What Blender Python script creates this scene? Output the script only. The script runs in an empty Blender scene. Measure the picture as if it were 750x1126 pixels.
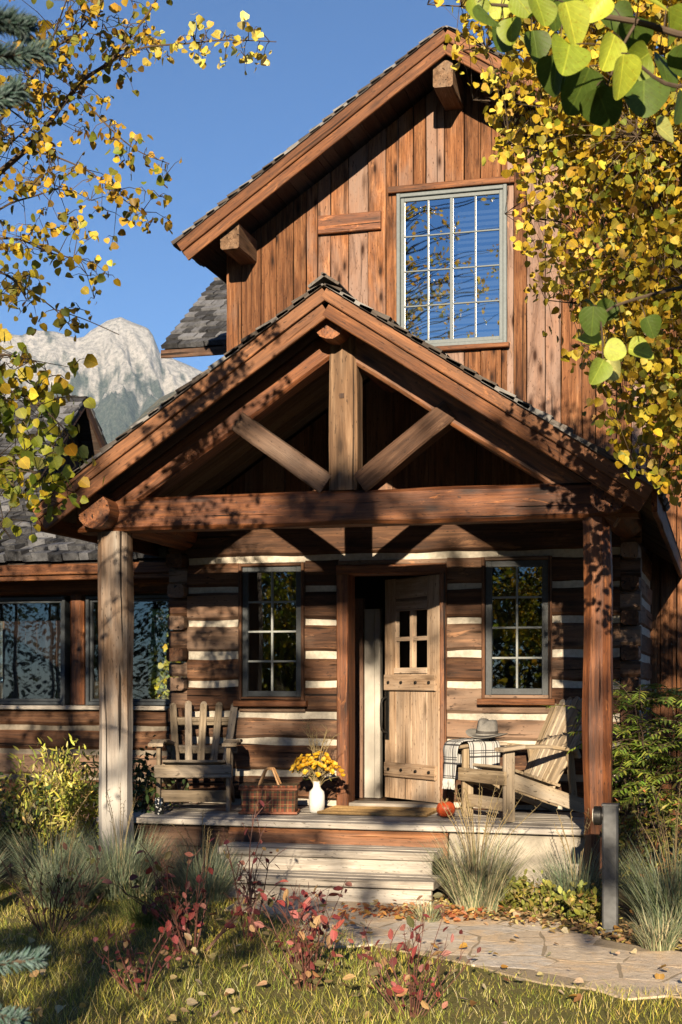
import bpy, math, random
import numpy as np
from mathutils import Vector, Matrix, noise as mnoise
random.seed(7); rng = np.random.default_rng(7)
S = bpy.context.scene
COL = S.collection
R = math.radians

# ------------------------------------------------------------------ camera and survey helpers
TH = R(15); FPX = 1564.0; CAM = (2.71, -11.90, 1.59); HX, HY = 375.0, 748.0
VD = (-math.sin(TH), math.cos(TH)); RD = (math.cos(TH), math.sin(TH))
def _ray(px, py):
    a = (px-HX)/FPX; b = (HY-py)/FPX
    return (VD[0]+a*RD[0], VD[1]+a*RD[1], b)
def W(px, py, y):
    d = _ray(px, py); t = (y-CAM[1])/d[1]
    return Vector([CAM[i]+t*d[i] for i in range(3)])
def G(px, py, z=0.0):
    d = _ray(px, py); t = (z-CAM[2])/d[2]
    return Vector([CAM[i]+t*d[i] for i in range(3)])
def DEP(px, py, dep):
    d = _ray(px, py)
    return Vector([CAM[i]+dep*d[i] for i in range(3)])
SUN_AZ, SUN_EL = 11.0, 16.5
TOSUN = Vector((math.sin(R(SUN_AZ))*math.cos(R(SUN_EL)), -math.cos(R(SUN_AZ))*math.cos(R(SUN_EL)), math.sin(R(SUN_EL))))

# ------------------------------------------------------------------ object helpers
def link(o, parent=None):
    COL.objects.link(o)
    if parent is not None: o.parent = parent
    return o
def tag(o, label=None, cat=None, group=None, kind=None):
    if label: o['label'] = label
    if cat: o['category'] = cat
    if group: o['group'] = group
    if kind: o['kind'] = kind
    return o
def empty(name, loc=(0,0,0), rz=0.0, label=None, cat=None, group=None):
    o = bpy.data.objects.new(name, None); o.empty_display_size = .1
    o.location = loc; o.rotation_euler = (0,0,rz); link(o)
    return tag(o, label, cat, group)
def copy_thing(root, loc, rz, label, group=None):
    r = root.copy(); COL.objects.link(r); r.location = loc; r.rotation_euler = (0,0,rz); r['label'] = label
    if group: r['group'] = group
    for ch in list(root.children):
        c = ch.copy(); COL.objects.link(c); c.parent = r
        for g in ch.children:
            d = g.copy(); COL.objects.link(d); d.parent = c
    return r

class MB:
    """collects geometry; gc = grain coordinates, var = per-board tone"""
    def __init__(s): s.v=[]; s.f=[]; s.gc=[]; s.var=[]; s.mi=[]
    def add(s, vs, fs, gcs=None, var=0.5, mi=0):
        b = len(s.v)
        s.v += [tuple(p) for p in vs]
        s.gc += [tuple(g) for g in (gcs if gcs is not None else vs)]
        s.var += [var]*len(vs)
        s.f += [tuple(i+b for i in f) for f in fs]; s.mi += [mi]*len(fs)
    def build(s, name, mats, parent=None, angle=35, at=None):
        me = bpy.data.meshes.new(name)
        vs = s.v if at is None else [(p[0]-at[0], p[1]-at[1], p[2]-at[2]) for p in s.v]
        me.from_pydata(vs, [], s.f)
        a = me.attributes.new('gc', 'FLOAT_VECTOR', 'POINT'); a.data.foreach_set('vector', np.array(s.gc, dtype=np.float32).ravel())
        a = me.attributes.new('var', 'FLOAT', 'POINT'); a.data.foreach_set('value', np.array(s.var, dtype=np.float32))
        if not isinstance(mats, (list, tuple)): mats = [mats]
        for m in mats: me.materials.append(m)
        if any(s.mi): me.polygons.foreach_set('material_index', s.mi)
        me.validate()
        me.polygons.foreach_set('use_smooth', [True]*len(me.polygons))
        me.set_sharp_from_angle(angle=R(angle))
        o = bpy.data.objects.new(name, me)
        if at is not None: o.location = at
        return link(o, parent)

def frame_of(a, b, up=(0,0,1)):
    a = Vector(a); b = Vector(b); d = (b-a); L = d.length; d.normalize()
    u = Vector(up); s = d.cross(u)
    if s.length < 1e-4: s = d.cross(Vector((0,1,0)))
    s.normalize(); u = s.cross(d).normalized()
    return a, d, s, u, L

def beam(mb, a, b, w, h, up=(0,0,1), seg=None, jit=0.0, ch=0.006, var=None, mi=0, taper=1.0, jf=2.5):
    """timber from a to b: w across, h along up; chamfered, hewn by noise"""
    a, d, s, u, L = frame_of(a, b, up)
    if seg is None: seg = max(1, int(L/0.18)) if jit > 0 else 1
    if var is None: var = random.random()
    off = (random.uniform(0,50), random.uniform(0,50), random.uniform(0,50))
    W2, H2 = w/2, h/2; ch = min(ch, W2*.6, H2*.6)
    cs = [(-W2+ch,-H2),(W2-ch,-H2),(W2,-H2+ch),(W2,H2-ch),(W2-ch,H2),(-W2+ch,H2),(-W2,H2-ch),(-W2,-H2+ch)]
    vs=[]; gs=[]
    for i in range(seg+1):
        t = i/seg; k = 1+(taper-1)*t
        for (cx, cy) in cs:
            x, y = cx*k, cy*k
            if jit > 0:
                n = mnoise.noise_vector(Vector((t*L*jf+off[0], x*4+off[1], y*4+off[2])))
                x += n.x*jit; y += n.y*jit
            vs.append(a + d*(t*L) + s*x + u*y); gs.append((t*L+off[0], x+off[1], y+off[2]))
    fs=[]
    for i in range(seg):
        for j in range(8):
            k = (j+1) % 8
            fs.append((i*8+j, i*8+k, i*8+8+k, i*8+8+j))
    fs.append(tuple(reversed(range(8)))); fs.append(tuple(seg*8+j for j in range(8)))
    fs = [tuple(reversed(f)) for f in fs]
    mb.add(vs, fs, gs, var, mi)

def box(mb, x0, x1, y0, y1, z0, z1, axis=0, **k):
    """axis-aligned timber with its grain along axis"""
    if axis == 0: beam(mb, (x0,(y0+y1)/2,(z0+z1)/2), (x1,(y0+y1)/2,(z0+z1)/2), abs(y1-y0), z1-z0, **k)
    elif axis == 1: beam(mb, ((x0+x1)/2,y0,(z0+z1)/2), ((x0+x1)/2,y1,(z0+z1)/2), abs(x1-x0), z1-z0, **k)
    else: beam(mb, ((x0+x1)/2,(y0+y1)/2,z0), ((x0+x1)/2,(y0+y1)/2,z1), abs(x1-x0), abs(y1-y0), up=(0,1,0), **k)

def tube(mb, pts, radii, sides=6, var=None, mi=0, cap=True, jit=0.0):
    pts = [Vector(p) for p in pts]; n = len(pts)
    if not isinstance(radii, (list, tuple)): radii = [radii]*n
    if var is None: var = random.random()
    off = random.uniform(0,50); vs=[]; gs=[]; L=0; s=None
    for i, p in enumerate(pts):
        d = (pts[min(i+1,n-1)]-pts[max(i-1,0)]).normalized()
        if s is None:
            s = d.cross(Vector((0,0,1)))
            if s.length < .05: s = d.cross(Vector((1,0,0)))
        s = (s - d*s.dot(d)).normalized(); u = s.cross(d)
        if i: L += (p-pts[i-1]).length
        for j in range(sides):
            an = 2*math.pi*j/sides; r = radii[i]
            if jit: r *= 1+jit*mnoise.noise(Vector((L*3+off, math.cos(an)*1.3, math.sin(an)*1.3)))
            q = s*math.cos(an)*r + u*math.sin(an)*r
            vs.append(p+q); gs.append((L+off, math.cos(an)*radii[i]+off, math.sin(an)*radii[i]+off))
    fs=[]
    for i in range(n-1):
        for j in range(sides):
            k=(j+1)%sides; fs.append((i*sides+j, i*sides+k, (i+1)*sides+k, (i+1)*sides+j))
    if cap:
        fs.append(tuple(reversed(range(sides)))); fs.append(tuple((n-1)*sides+j for j in range(sides)))
    mb.add(vs, fs, gs, var, mi)

def lathe(mb, prof, c=(0,0,0), seg=32, var=.5, mi=0, fn=None):
    vs=[]; fs=[]
    for (r, z) in prof:
        for j in range(seg):
            an = 2*math.pi*j/seg; x, y, zz = r*math.cos(an), r*math.sin(an), z
            if fn: x, y, zz = fn(x, y, zz, an)
            vs.append((c[0]+x, c[1]+y, c[2]+zz))
    for i in range(len(prof)-1):
        for j in range(seg):
            k=(j+1)%seg; fs.append((i*seg+j, i*seg+k, (i+1)*seg+k, (i+1)*seg+j))
    if prof[0][0] > 1e-4: fs.append(tuple(reversed(range(seg))))
    if prof[-1][0] > 1e-4: fs.append(tuple((len(prof)-1)*seg+j for j in range(seg)))
    mb.add(vs, fs, None, var, mi)

def smooth_path(pts, n=6):
    pts=[Vector(p) for p in pts]
    if len(pts) < 3: 
        return [pts[0].lerp(pts[1], i/n) for i in range(n+1)]
    out=[]
    for i in range(len(pts)-1):
        p0=pts[max(i-1,0)]; p1=pts[i]; p2=pts[i+1]; p3=pts[min(i+2,len(pts)-1)]
        for k in range(n):
            t=k/n
            out.append(.5*((2*p1)+(-p0+p2)*t+(2*p0-5*p1+4*p2-p3)*t*t+(-p0+3*p1-3*p2+p3)*t**3))
    out.append(pts[-1]); return out

# ------------------------------------------------------------------ materials
MATS = {}
class NT:
    def __init__(s, name):
        m = bpy.data.materials.new(name); m.use_nodes = True; s.m = m; s.t = m.node_tree; s.t.nodes.clear()
        s.out = s.n('ShaderNodeOutputMaterial')
    def n(s, typ, **kw):
        nd = s.t.nodes.new(typ)
        for k, v in kw.items(): setattr(nd, k, v)
        return nd
    def l(s, a, b): s.t.links.new(a, b)
    def attr(s, name): return s.n('ShaderNodeAttribute', attribute_name=name)
    def map(s, vec, sc, loc=(0,0,0)):
        m = s.n('ShaderNodeMapping'); s.l(vec, m.inputs['Vector']); m.inputs['Scale'].default_value = sc; m.inputs['Location'].default_value = loc
        return m.outputs[0]
    def noise(s, vec, scale=1, detail=4, rough=.55, dist=0):
        t = s.n('ShaderNodeTexNoise'); s.l(vec, t.inputs['Vector'])
        t.inputs['Scale'].default_value=scale; t.inputs['Detail'].default_value=detail; t.inputs['Roughness'].default_value=rough; t.inputs['Distortion'].default_value=dist
        return t.outputs['Fac']
    def ramp(s, fac, stops):
        r = s.n('ShaderNodeValToRGB'); s.l(fac, r.inputs[0]); e = r.color_ramp.elements
        while len(e) < len(stops): e.new(.5)
        for i, (p, c) in enumerate(stops):
            e[i].position = p; e[i].color = (c, c, c, 1) if isinstance(c, (int, float)) else (*c, 1)
        return r.outputs[0]
    def mix(s, fac, a, b, mode='MIX'):
        m = s.n('ShaderNodeMix', data_type='RGBA', blend_type=mode)
        for ix, v in ((0, fac), (6, a), (7, b)):
            sock = m.inputs[ix]
            if isinstance(v, (int, float)): sock.default_value = v if ix == 0 else (v, v, v, 1)
            elif isinstance(v, tuple): sock.default_value = (*v, 1)
            else: s.l(v, sock)
        return m.outputs[2]
    def math(s, op, a, b=0.0):
        m = s.n('ShaderNodeMath', operation=op)
        for sock, v in ((m.inputs[0], a), (m.inputs[1], b)):
            if isinstance(v, (int, float)): sock.default_value = v
            else: s.l(v, sock)
        return m.outputs[0]
    def bsdf(s, col, rough=.8, bump=None, bstr=.3, bdist=.01, spec=.3, **kw):
        b = s.n('ShaderNodeBsdfPrincipled')
        if isinstance(col, tuple): b.inputs['Base Color'].default_value = (*col, 1)
        else: s.l(col, b.inputs['Base Color'])
        if isinstance(rough, (int, float)): b.inputs['Roughness'].default_value = rough
        else: s.l(rough, b.inputs['Roughness'])
        b.inputs['Specular IOR Level'].default_value = spec
        for k, v in kw.items(): b.inputs[k.replace('_', ' ')].default_value = v
        if bump is not None:
            bp = s.n('ShaderNodeBump'); s.l(bump, bp.inputs['Height']); bp.inputs['Strength'].default_value = bstr; bp.inputs['Distance'].default_value = bdist
            s.l(bp.outputs[0], b.inputs['Normal'])
        return b
    def done(s, b): s.l(b.outputs[0], s.out.inputs[0]); return s.m

def wood(name, dark, mid, light, grey=(.2,.18,.16), greyness=.3, knots=.5, check=.6, vary=.5, rough=.75, bstr=.5, spec=.25, stain=.45, scuff=.35, gs=22.0, pale_base=False):
    k = NT(name); gc = k.attr('gc').outputs['Vector']; var = k.attr('var').outputs['Fac']
    g1 = k.noise(k.map(gc, (gs*.055, gs, gs)), 1, 7, .70, .6)
    g2 = k.noise(k.map(gc, (gs*.18, gs*4, gs*4)), 1, 3, .6)
    low = k.noise(k.map(gc, (1.1, 3.5, 3.5)), 1, 4, .6, .4)
    base = k.ramp(g1, [(.28, dark), (.5, mid), (.72, light)])
    base = k.mix(k.ramp(g2, [(.42, 0), (.62, .45)]), base, dark, 'MIX')
    # weathering to grey in long blotches, differing board to board
    wv = k.math('ADD', low, k.math('MULTIPLY', k.math('SUBTRACT', var, .5), vary*.55))
    base = k.mix(k.ramp(wv, [(.45, 0), (.72, greyness)]), base, grey)
    base = k.mix(k.ramp(var, [(.70, 0), (.78, greyness*.7*min(1, vary*1.4))]), base, grey)
    # darker mineral and water stains
    st = k.noise(k.map(gc, (.9, 5, 5), (7,3,1)), 1, 5, .7, .8)
    base = k.mix(k.ramp(st, [(.5, 0), (.7, stain)]), base, tuple(c*.42 for c in dark))
    # knots
    vo = k.n('ShaderNodeTexVoronoi'); k.l(k.map(gc, (2.1, 6.5, 6.5)), vo.inputs['Vector']); vo.inputs['Scale'].default_value = 1
    kd = k.math('ADD', vo.outputs['Distance'], k.math('MULTIPLY', k.math('SUBTRACT', g1, .5), .16))
    kn = k.ramp(kd, [(.07, knots), (.16, knots*.45), (.30, 0)])
    base = k.mix(kn, base, tuple(c*.35 for c in dark))
    # grey-purple bleaching and pale scuffs with hard edges
    sc2 = k.noise(k.map(gc, (1.6, 7, 7), (2,9,4)), 1, 7, .75, 1.2)
    base = k.mix(k.ramp(sc2, [(.60, 0), (.66, scuff)]), base, tuple(min(1, c*1.35) for c in light))
    sp_ = k.noise(k.map(gc, (18, 60, 60)), 1, 2, .6)
    base = k.mix(k.ramp(sp_, [(.30, .7), (.37, 0)]), base, tuple(c*.4 for c in dark))
    if pale_base:      # the post grows paler and greyer toward its foot
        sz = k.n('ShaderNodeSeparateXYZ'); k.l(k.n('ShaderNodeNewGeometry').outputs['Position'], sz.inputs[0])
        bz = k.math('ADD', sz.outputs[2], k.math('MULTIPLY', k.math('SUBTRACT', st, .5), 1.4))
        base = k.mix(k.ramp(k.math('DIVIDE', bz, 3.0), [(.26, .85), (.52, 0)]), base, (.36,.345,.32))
    # drying checks
    ck = k.noise(k.map(gc, (.55, 26, 26), (3,1,9)), 1, 2, .5, .3)
    ckm = k.ramp(ck, [(.30, check), (.345, 0)])
    base = k.mix(ckm, base, tuple(c*.18 for c in dark))
    tone = k.math('ADD', 1-vary*.5, k.math('MULTIPLY', var, vary))
    mul = k.n('ShaderNodeCombineColor'); [k.l(tone, mul.inputs[i]) for i in range(3)]
    base = k.mix(1.0, base, mul.outputs[0], 'MULTIPLY')
    h = k.math('SUBTRACT', k.math('ADD', k.math('MULTIPLY', g1, .8), k.math('MULTIPLY', g2, .3)), k.math('MULTIPLY', ckm, 1.2))
    b = k.bsdf(base, rough, h, bstr, .012, spec)
    return k.done(b)

M = {}
M['timber'] = wood('timber', (.030,.009,.004), (.150,.048,.015), (.33,.125,.040), (.17,.10,.06), .35, .8, 1.0, .5, .6, 1.0, .35, .65, .7, 15)
M['fascia'] = wood('fascia_wood', (.034,.012,.005), (.135,.048,.016), (.26,.105,.037), (.13,.072,.042), .3, .5, .8, .6, .65, .6, .25, .55, .35, 26)
M['brace'] = wood('brace_wood', (.030,.014,.008), (.085,.044,.026), (.155,.092,.058), (.12,.09,.072), .5, .5, .9, .3, .8, .9, .25, .5, .35, 18)
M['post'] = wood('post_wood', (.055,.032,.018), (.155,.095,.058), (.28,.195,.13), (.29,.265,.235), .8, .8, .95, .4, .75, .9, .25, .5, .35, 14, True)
M['greypost'] = wood('weathered_timber', (.060,.032,.017), (.155,.090,.050), (.26,.17,.105), (.21,.165,.125), .5, .8, .9, .3, .8, .9, .25, .5, .4, 16)
M['log'] = wood('hewn_log', (.024,.011,.006), (.105,.046,.022), (.225,.115,.058), (.155,.108,.078), .6, .7, .95, .8, .75, 1.0, .25, .6, .5, 13)
M['siding'] = wood('barn_board', (.052,.018,.007), (.205,.083,.033), (.33,.165,.078), (.140,.098,.080), .8, 1.0, .7, .95, .8, .8, .2, .85, .3, 24)
M['gable'] = wood('gable_board', (.04,.016,.008), (.13,.055,.026), (.22,.11,.056), (.13,.095,.075), .4, .6, .6, .6, .8, .5, .25, .5, .3, 26)
M['darkboard'] = wood('dark_board', (.020,.010,.007), (.048,.024,.015), (.085,.046,.030), (.07,.06,.052), .4, .3, .6, .6, .8, .4)
M['soffit'] = wood('soffit_board', (.045,.029,.017), (.10,.068,.042), (.155,.11,.072), (.13,.11,.08), .4, .4, .5, .5, .8, .3)
M['deck'] = wood('deck_board', (.15,.128,.105), (.33,.295,.255), (.46,.42,.37), (.42,.40,.375), .6, .3, .8, .4, .85, .6, .25, .4, .3, 26)
M['chair'] = wood('grey_teak', (.085,.062,.04), (.20,.155,.105), (.31,.25,.18), (.25,.225,.20), .6, .3, .5, .4, .8, .4)
M['palechair'] = wood('pale_teak', (.12,.085,.05), (.285,.215,.138), (.40,.325,.225), (.28,.255,.225), .5, .3, .6, .45, .8, .5)
M['door'] = wood('door_plank', (.16,.095,.052), (.37,.255,.168), (.46,.345,.245), (.31,.27,.23), .45, .7, .6, .35, .75, .5, .25, .45, .3, 20)
M['shingle'] = wood('roof_shingle', (.014,.014,.016), (.046,.047,.052), (.095,.097,.105), (.11,.113,.125), .5, .1, .6, 1.1, .85, .6)
M['shinglebrown'] = wood('old_shingle', (.03,.022,.018), (.075,.060,.050), (.14,.12,.105), (.15,.15,.15), .5, .1, .6, .8, .85, .5)

def simple(name, col, rough=.6, spec=.4, nz=.15, scale=30, bstr=.15, metal=0.0, **kw):
    k = NT(name); tc = k.n('ShaderNodeTexCoord').outputs['Object']
    n = k.noise(tc, scale, 5, .6); n2 = k.noise(tc, scale*.12, 3, .6)
    c = k.mix(k.ramp(n, [(.3, 0), (.7, 1)]), tuple(x*(1-nz) for x in col), tuple(min(1, x*(1+nz)) for x in col))
    c = k.mix(k.ramp(n2, [(.35, nz*1.5), (.65, 0)]), c, tuple(x*.5 for x in col))
    return k.done(k.bsdf(c, rough, n, bstr, .004, spec, Metallic=metal, **kw))
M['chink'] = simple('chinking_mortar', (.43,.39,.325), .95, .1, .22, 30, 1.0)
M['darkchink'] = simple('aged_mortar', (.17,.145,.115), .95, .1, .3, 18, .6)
M['sash'] = simple('sash_paint', (.030,.036,.042), .5, .4, .3, 40)
M['muntin'] = simple('muntin_paint', (.20,.215,.21), .5, .4, .15, 40)
M['uppersash'] = simple('slate_paint', (.085,.102,.108), .5, .4, .15, 40)
M['uppermuntin'] = simple('bar_paint', (.085,.102,.108), .5, .4, .12, 40)
M['iron'] = simple('black_iron', (.022,.021,.020), .45, .5, .3, 60, .3, .6)
M['lampmetal'] = simple('bronze_grey_metal', (.075,.078,.082), .5, .4, .25, 25, .2, .3)
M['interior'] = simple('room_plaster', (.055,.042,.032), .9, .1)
M['pale'] = simple('pale_trim', (.36,.33,.29), .6, .3, .1, 8)
M['floorin'] = simple('room_floor', (.10,.055,.03), .5, .4)
M['curtain'] = simple('blind_fabric', (.28,.31,.33), .9, .1, .08)
M['vase'] = simple('white_ceramic', (.6,.6,.58), .25, .5, .05, 12)
M['pumpkin'] = simple('pumpkin_skin', (.50,.075,.020), .4, .5, .2, 12)
M['stalk'] = simple('dry_stalk', (.20,.15,.07), .8)
M['hat'] = simple('felt', (.20,.19,.175), .95, .1, .12, 60, .3)
M['hatband'] = simple('hat_ribbon', (.06,.055,.05), .7, .2)
M['leather'] = simple('tan_leather', (.50,.27,.11), .5, .4)
M['mat'] = simple('coir', (.34,.22,.10), .98, .05, .35, 120, .9)
_k = NT('dotted_glass'); _v = _k.n('ShaderNodeTexVoronoi'); _k.l(_k.n('ShaderNodeTexCoord').outputs['Object'], _v.inputs['Vector']); _v.inputs['Scale'].default_value = 42
_c = _k.mix(_k.ramp(_v.outputs['Distance'], [(.26,1),(.32,0)]), (.012,.013,.014), (.5,.5,.48)); M['jarglass'] = _k.done(_k.bsdf(_c, .1, spec=.6))
M['candle'] = simple('candle_wax', (.75,.70,.60), .5, .3)
M['basketdark'] = simple('basket_trim', (.22,.075,.035), .6)
M['fringe'] = simple('wool_yarn', (.42,.42,.40), .95, .1)
M['stone'] = simple('foundation_stone', (.29,.26,.215), .95, .1, .25, 9, .6)
M['bark'] = simple('pale_bark', (.42,.40,.34), .9, .1, .3, 14, .5)
M['twig'] = simple('twig_bark', (.07,.05,.035), .85, .15, .3, 40)
M['redtwig'] = simple('red_twig', (.095,.04,.03), .6, .3, .3, 40)
M['darkstem'] = simple('shrub_stem', (.06,.04,.03), .85, .1, .3, 40)

def glass(name, tint=(.80,.86,.88), refl=1.0):
    k = NT(name)
    fr = k.n('ShaderNodeFresnel'); fr.inputs['IOR'].default_value = 1.52
    f = k.math('MULTIPLY', fr.outputs[0], refl); f = k.math('ADD', f, .05*refl)
    tr = k.n('ShaderNodeBsdfTransparent'); tr.inputs[0].default_value = (*tint, 1)
    gl = k.n('ShaderNodeBsdfGlossy'); gl.inputs['Roughness'].default_value = .012
    tc = k.n('ShaderNodeTexCoord').outputs['Object']
    bp = k.n('ShaderNodeBump'); bp.inputs['Strength'].default_value = .05; bp.inputs['Distance'].default_value = .02
    k.l(k.noise(tc, 2.2, 1, .4), bp.inputs['Height']); k.l(bp.outputs[0], gl.inputs['Normal'])
    mx = k.n('ShaderNodeMixShader'); k.l(f, mx.inputs[0]); k.l(tr.outputs[0], mx.inputs[1]); k.l(gl.outputs[0], mx.inputs[2])
    k.l(mx.outputs[0], k.out.inputs[0]); return k.m
M['glass'] = glass('window_glass', (.75,.8,.8), 1.5)
M['upperglass'] = glass('coated_glass', (.55,.62,.66), 7.0)

def leafmat(name, trans=.35, rough=.5, spec=.35):
    k = NT(name); c = k.attr('col').outputs['Color']
    n = k.noise(k.n('ShaderNodeTexCoord').outputs['Object'], 60, 3, .6)
    c = k.mix(k.ramp(n, [(.35, .35), (.6, 0)]), c, k.mix(1.0, c, (.55,.5,.4), 'MULTIPLY'))
    bump = None
    if name == 'foliage':
        sp = k.n('ShaderNodeSeparateXYZ'); k.l(k.attr('lc').outputs['Vector'], sp.inputs[0])
        ax = k.math('ABSOLUTE', sp.outputs[0]); mid = k.ramp(ax, [(.010,1),(.028,0)])
        sv = k.math('FRACT', k.math('ADD', k.math('MULTIPLY', k.math('SUBTRACT', sp.outputs[1], k.math('MULTIPLY', ax, .9)), 6.5), 20.0))
        sd = k.math('MULTIPLY', k.ramp(sv, [(.0,.6),(.10,0),(.92,0),(1.0,.6)]), k.math('LESS_THAN', ax, .40))
        vein = k.math('MAXIMUM', mid, sd); c = k.mix(k.math('MULTIPLY', vein, .6), c, k.mix(1.0, c, (1.9,1.7,1.6), 'MULTIPLY'))
        blo = k.noise(k.n('ShaderNodeTexCoord').outputs['Object'], 150, 3, .7); c = k.mix(k.ramp(blo, [(.34,.55),(.44,0)]), c, k.mix(1.0, c, (.75,.5,.3), 'MULTIPLY'))
        bump = k.math('MULTIPLY', vein, -1.0)
    b = k.bsdf(c, rough, bump, .35, .001, spec)
    tl = k.n('ShaderNodeBsdfTranslucent'); k.l(c, tl.inputs[0])
    mx = k.n('ShaderNodeMixShader'); mx.inputs[0].default_value = trans
    k.l(b.outputs[0], mx.inputs[1]); k.l(tl.outputs[0], mx.inputs[2]); k.l(mx.outputs[0], k.out.inputs[0])
    return k.m
M['leaf'] = leafmat('foliage', .42)
M['grass'] = leafmat('grass_blade', .25, .6, .25)
M['needle'] = leafmat('needle', .1, .55, .3)

# ------------------------------------------------------------------ fast numpy meshes (leaves, blades)
def np_mesh(name, V, faces, cols, mat, parent=None):
    """V (n,3); faces list of equal-size index arrays [(m,k),...]; cols (n,3)"""
    me = bpy.data.meshes.new(name)
    me.vertices.add(len(V)); me.vertices.foreach_set('co', np.ascontiguousarray(V, dtype=np.float32).ravel())
    loops = np.concatenate([f.ravel() for f in faces]).astype(np.int32)
    tot = np.concatenate([np.full(len(f), f.shape[1], np.int32) for f in faces])
    start = np.concatenate([[0], np.cumsum(tot)[:-1]]).astype(np.int32)
    me.loops.add(len(loops)); me.loops.foreach_set('vertex_index', loops)
    me.polygons.add(len(tot)); me.polygons.foreach_set('loop_start', start); me.polygons.foreach_set('loop_total', tot)
    a = me.attributes.new('col', 'FLOAT_COLOR', 'POINT')
    a.data.foreach_set('color', np.ascontiguousarray(np.c_[cols, np.ones(len(cols))], dtype=np.float32).ravel())
    me.materials.append(mat); me.update(calc_edges=True); me.validate()
    o = bpy.data.objects.new(name, me); return link(o, parent)

SHAPES = {
 'aspen': [(0,.03),(.38,.07),(.52,.40),(.33,.75),(0,1.0),(-.33,.75),(-.52,.40),(-.38,.07)],
 'oval': [(0,0),(.2,.2),(.29,.48),(.2,.78),(0,1),(-.2,.78),(-.29,.48),(-.2,.2)],
 'lance': [(0,0),(.10,.18),(.14,.42),(.09,.75),(0,1),(-.09,.75),(-.14,.42),(-.10,.18)],
}
def unit(a): return a/np.maximum(np.linalg.norm(a, axis=1, keepdims=True), 1e-9)
def leaves(name, pos, dirs, nrm, size, cols, mat, parent=None, shape='aspen', fold=.25, curl=.12):
    sh = np.array(SHAPES[shape]); n = len(pos)
    d = unit(np.asarray(dirs, float)); s = unit(np.cross(d, nrm)); u = np.cross(s, d)
    size = np.asarray(size, float).reshape(-1,1,1)
    x = sh[:,0][None,:,None]; y = sh[:,1][None,:,None]
    fo = (fold*(.4+rng.random(n)*1.2)).reshape(-1,1,1); cu = (curl*(rng.random(n)*2-.6)).reshape(-1,1,1)
    V = np.asarray(pos)[:,None,:] + size*(s[:,None,:]*x + d[:,None,:]*y + u[:,None,:]*(np.abs(x)*fo - cu*y*y))
    base = (np.arange(n)*8)[:,None]
    f = np.concatenate([base+np.array([[0,1,2,3,4]]), base+np.array([[4,5,6,7,0]])])
    o = np_mesh(name, V.reshape(-1,3), [f], np.repeat(cols, 8, axis=0), mat, parent)
    lc = np.tile(np.c_[sh, np.zeros(8)], (n,1)).astype(np.float32)
    o.data.attributes.new('lc', 'FLOAT_VECTOR', 'POINT').data.foreach_set('vector', lc.ravel())
    return o

def ribbons(base, az, length, width, lean, curve, seg=4):
    """bending grass blades; returns verts, faces"""
    n = len(base); t = np.linspace(0,1,seg+1)[None,:]
    ang = lean[:,None] + curve[:,None]*t             # angle from vertical along blade
    dt = 1/seg; st = np.sin(ang); ct = np.cos(ang)
    rx = np.concatenate([np.zeros((n,1)), np.cumsum((st[:,:-1]+st[:,1:])*.5*dt, axis=1)], axis=1)*length[:,None]
    rz = np.concatenate([np.zeros((n,1)), np.cumsum((ct[:,:-1]+ct[:,1:])*.5*dt, axis=1)], axis=1)*length[:,None]
    ca, sa = np.cos(az)[:,None], np.sin(az)[:,None]
    cen = np.stack([base[:,0:1]+rx*ca, base[:,1:2]+rx*sa, base[:,2:3]+rz], axis=2)
    tw = az[:,None] + math.pi/2 + (rng.random(n)-.5)[:,None]*1.6
    w = width[:,None]*(1-t**1.6)*.5 + width[:,None]*.03
    side = np.stack([np.cos(tw)*w, np.sin(tw)*w, np.zeros_like(w)], axis=2)
    V = np.stack([cen-side, cen+side], axis=2).reshape(n, (seg+1)*2, 3)
    k = (np.arange(n)*(seg+1)*2)[:,None,None]; i = (np.arange(seg)*2)[None,:,None]
    F = (k+i+np.array([[[0,1,3,2]]])).reshape(-1,4)
    return V.reshape(-1,3), F
def pick(palette, n, jitter=.15):
    p = np.array([c for c, w in palette]); w = np.array([w for c, w in palette], float); w /= w.sum()
    c = p[rng.choice(len(p), n, p=w)]
    return np.clip(c*(1+jitter*rng.standard_normal((n,1)))*(1+jitter*.4*rng.standard_normal((n,3))), .003, .9)

# ================================================================== THE LOG HOUSE
house = empty('log_house', (0,0,0), 0, 'rustic brown log house with gabled timber porch and tall barn board upper storey', 'house')
H = house

def cut(x0, x1, holes):
    """x intervals left after removing hole intervals"""
    segs = [(x0, x1)]
    for a, b in holes:
        out = []
        for s, e in segs:
            if b <= s or a >= e: out.append((s, e)); continue
            if a > s: out.append((s, a))
            if b < e: out.append((b, e))
        segs = out
    return [s for s in segs if s[1]-s[0] > .02]

def log_course(mb, x0, x1, za, zb, y0, y1, holes, jit=.018, ch=.026):
    full = [(h[0], h[1]) for h in holes if h[2] < zb-.004 and h[3] > za+.004]
    for s, e in cut(x0, x1, full):
        beam(mb, (s,(y0+y1)/2,(za+zb)/2), (e,(y0+y1)/2,(za+zb)/2), y1-y0, zb-za, jit=jit, ch=ch, jf=2.6, seg=max(2, int((e-s)/.09)))
    for h in holes:
        if h[2] < zb-.004 and h[3] > za+.004:
            a, b = max(h[0], x0), min(h[1], x1)
            if h[2] > za+.03: beam(mb, (a,(y0+y1)/2,(za+h[2])/2), (b,(y0+y1)/2,(za+h[2])/2), y1-y0, h[2]-za, jit=jit*.5, ch=.01, jf=1.6)
            if h[3] < zb-.03: beam(mb, (a,(y0+y1)/2,(zb+h[3])/2), (b,(y0+y1)/2,(zb+h[3])/2), y1-y0, zb-h[3], jit=jit*.5, ch=.01, jf=1.6)

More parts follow.
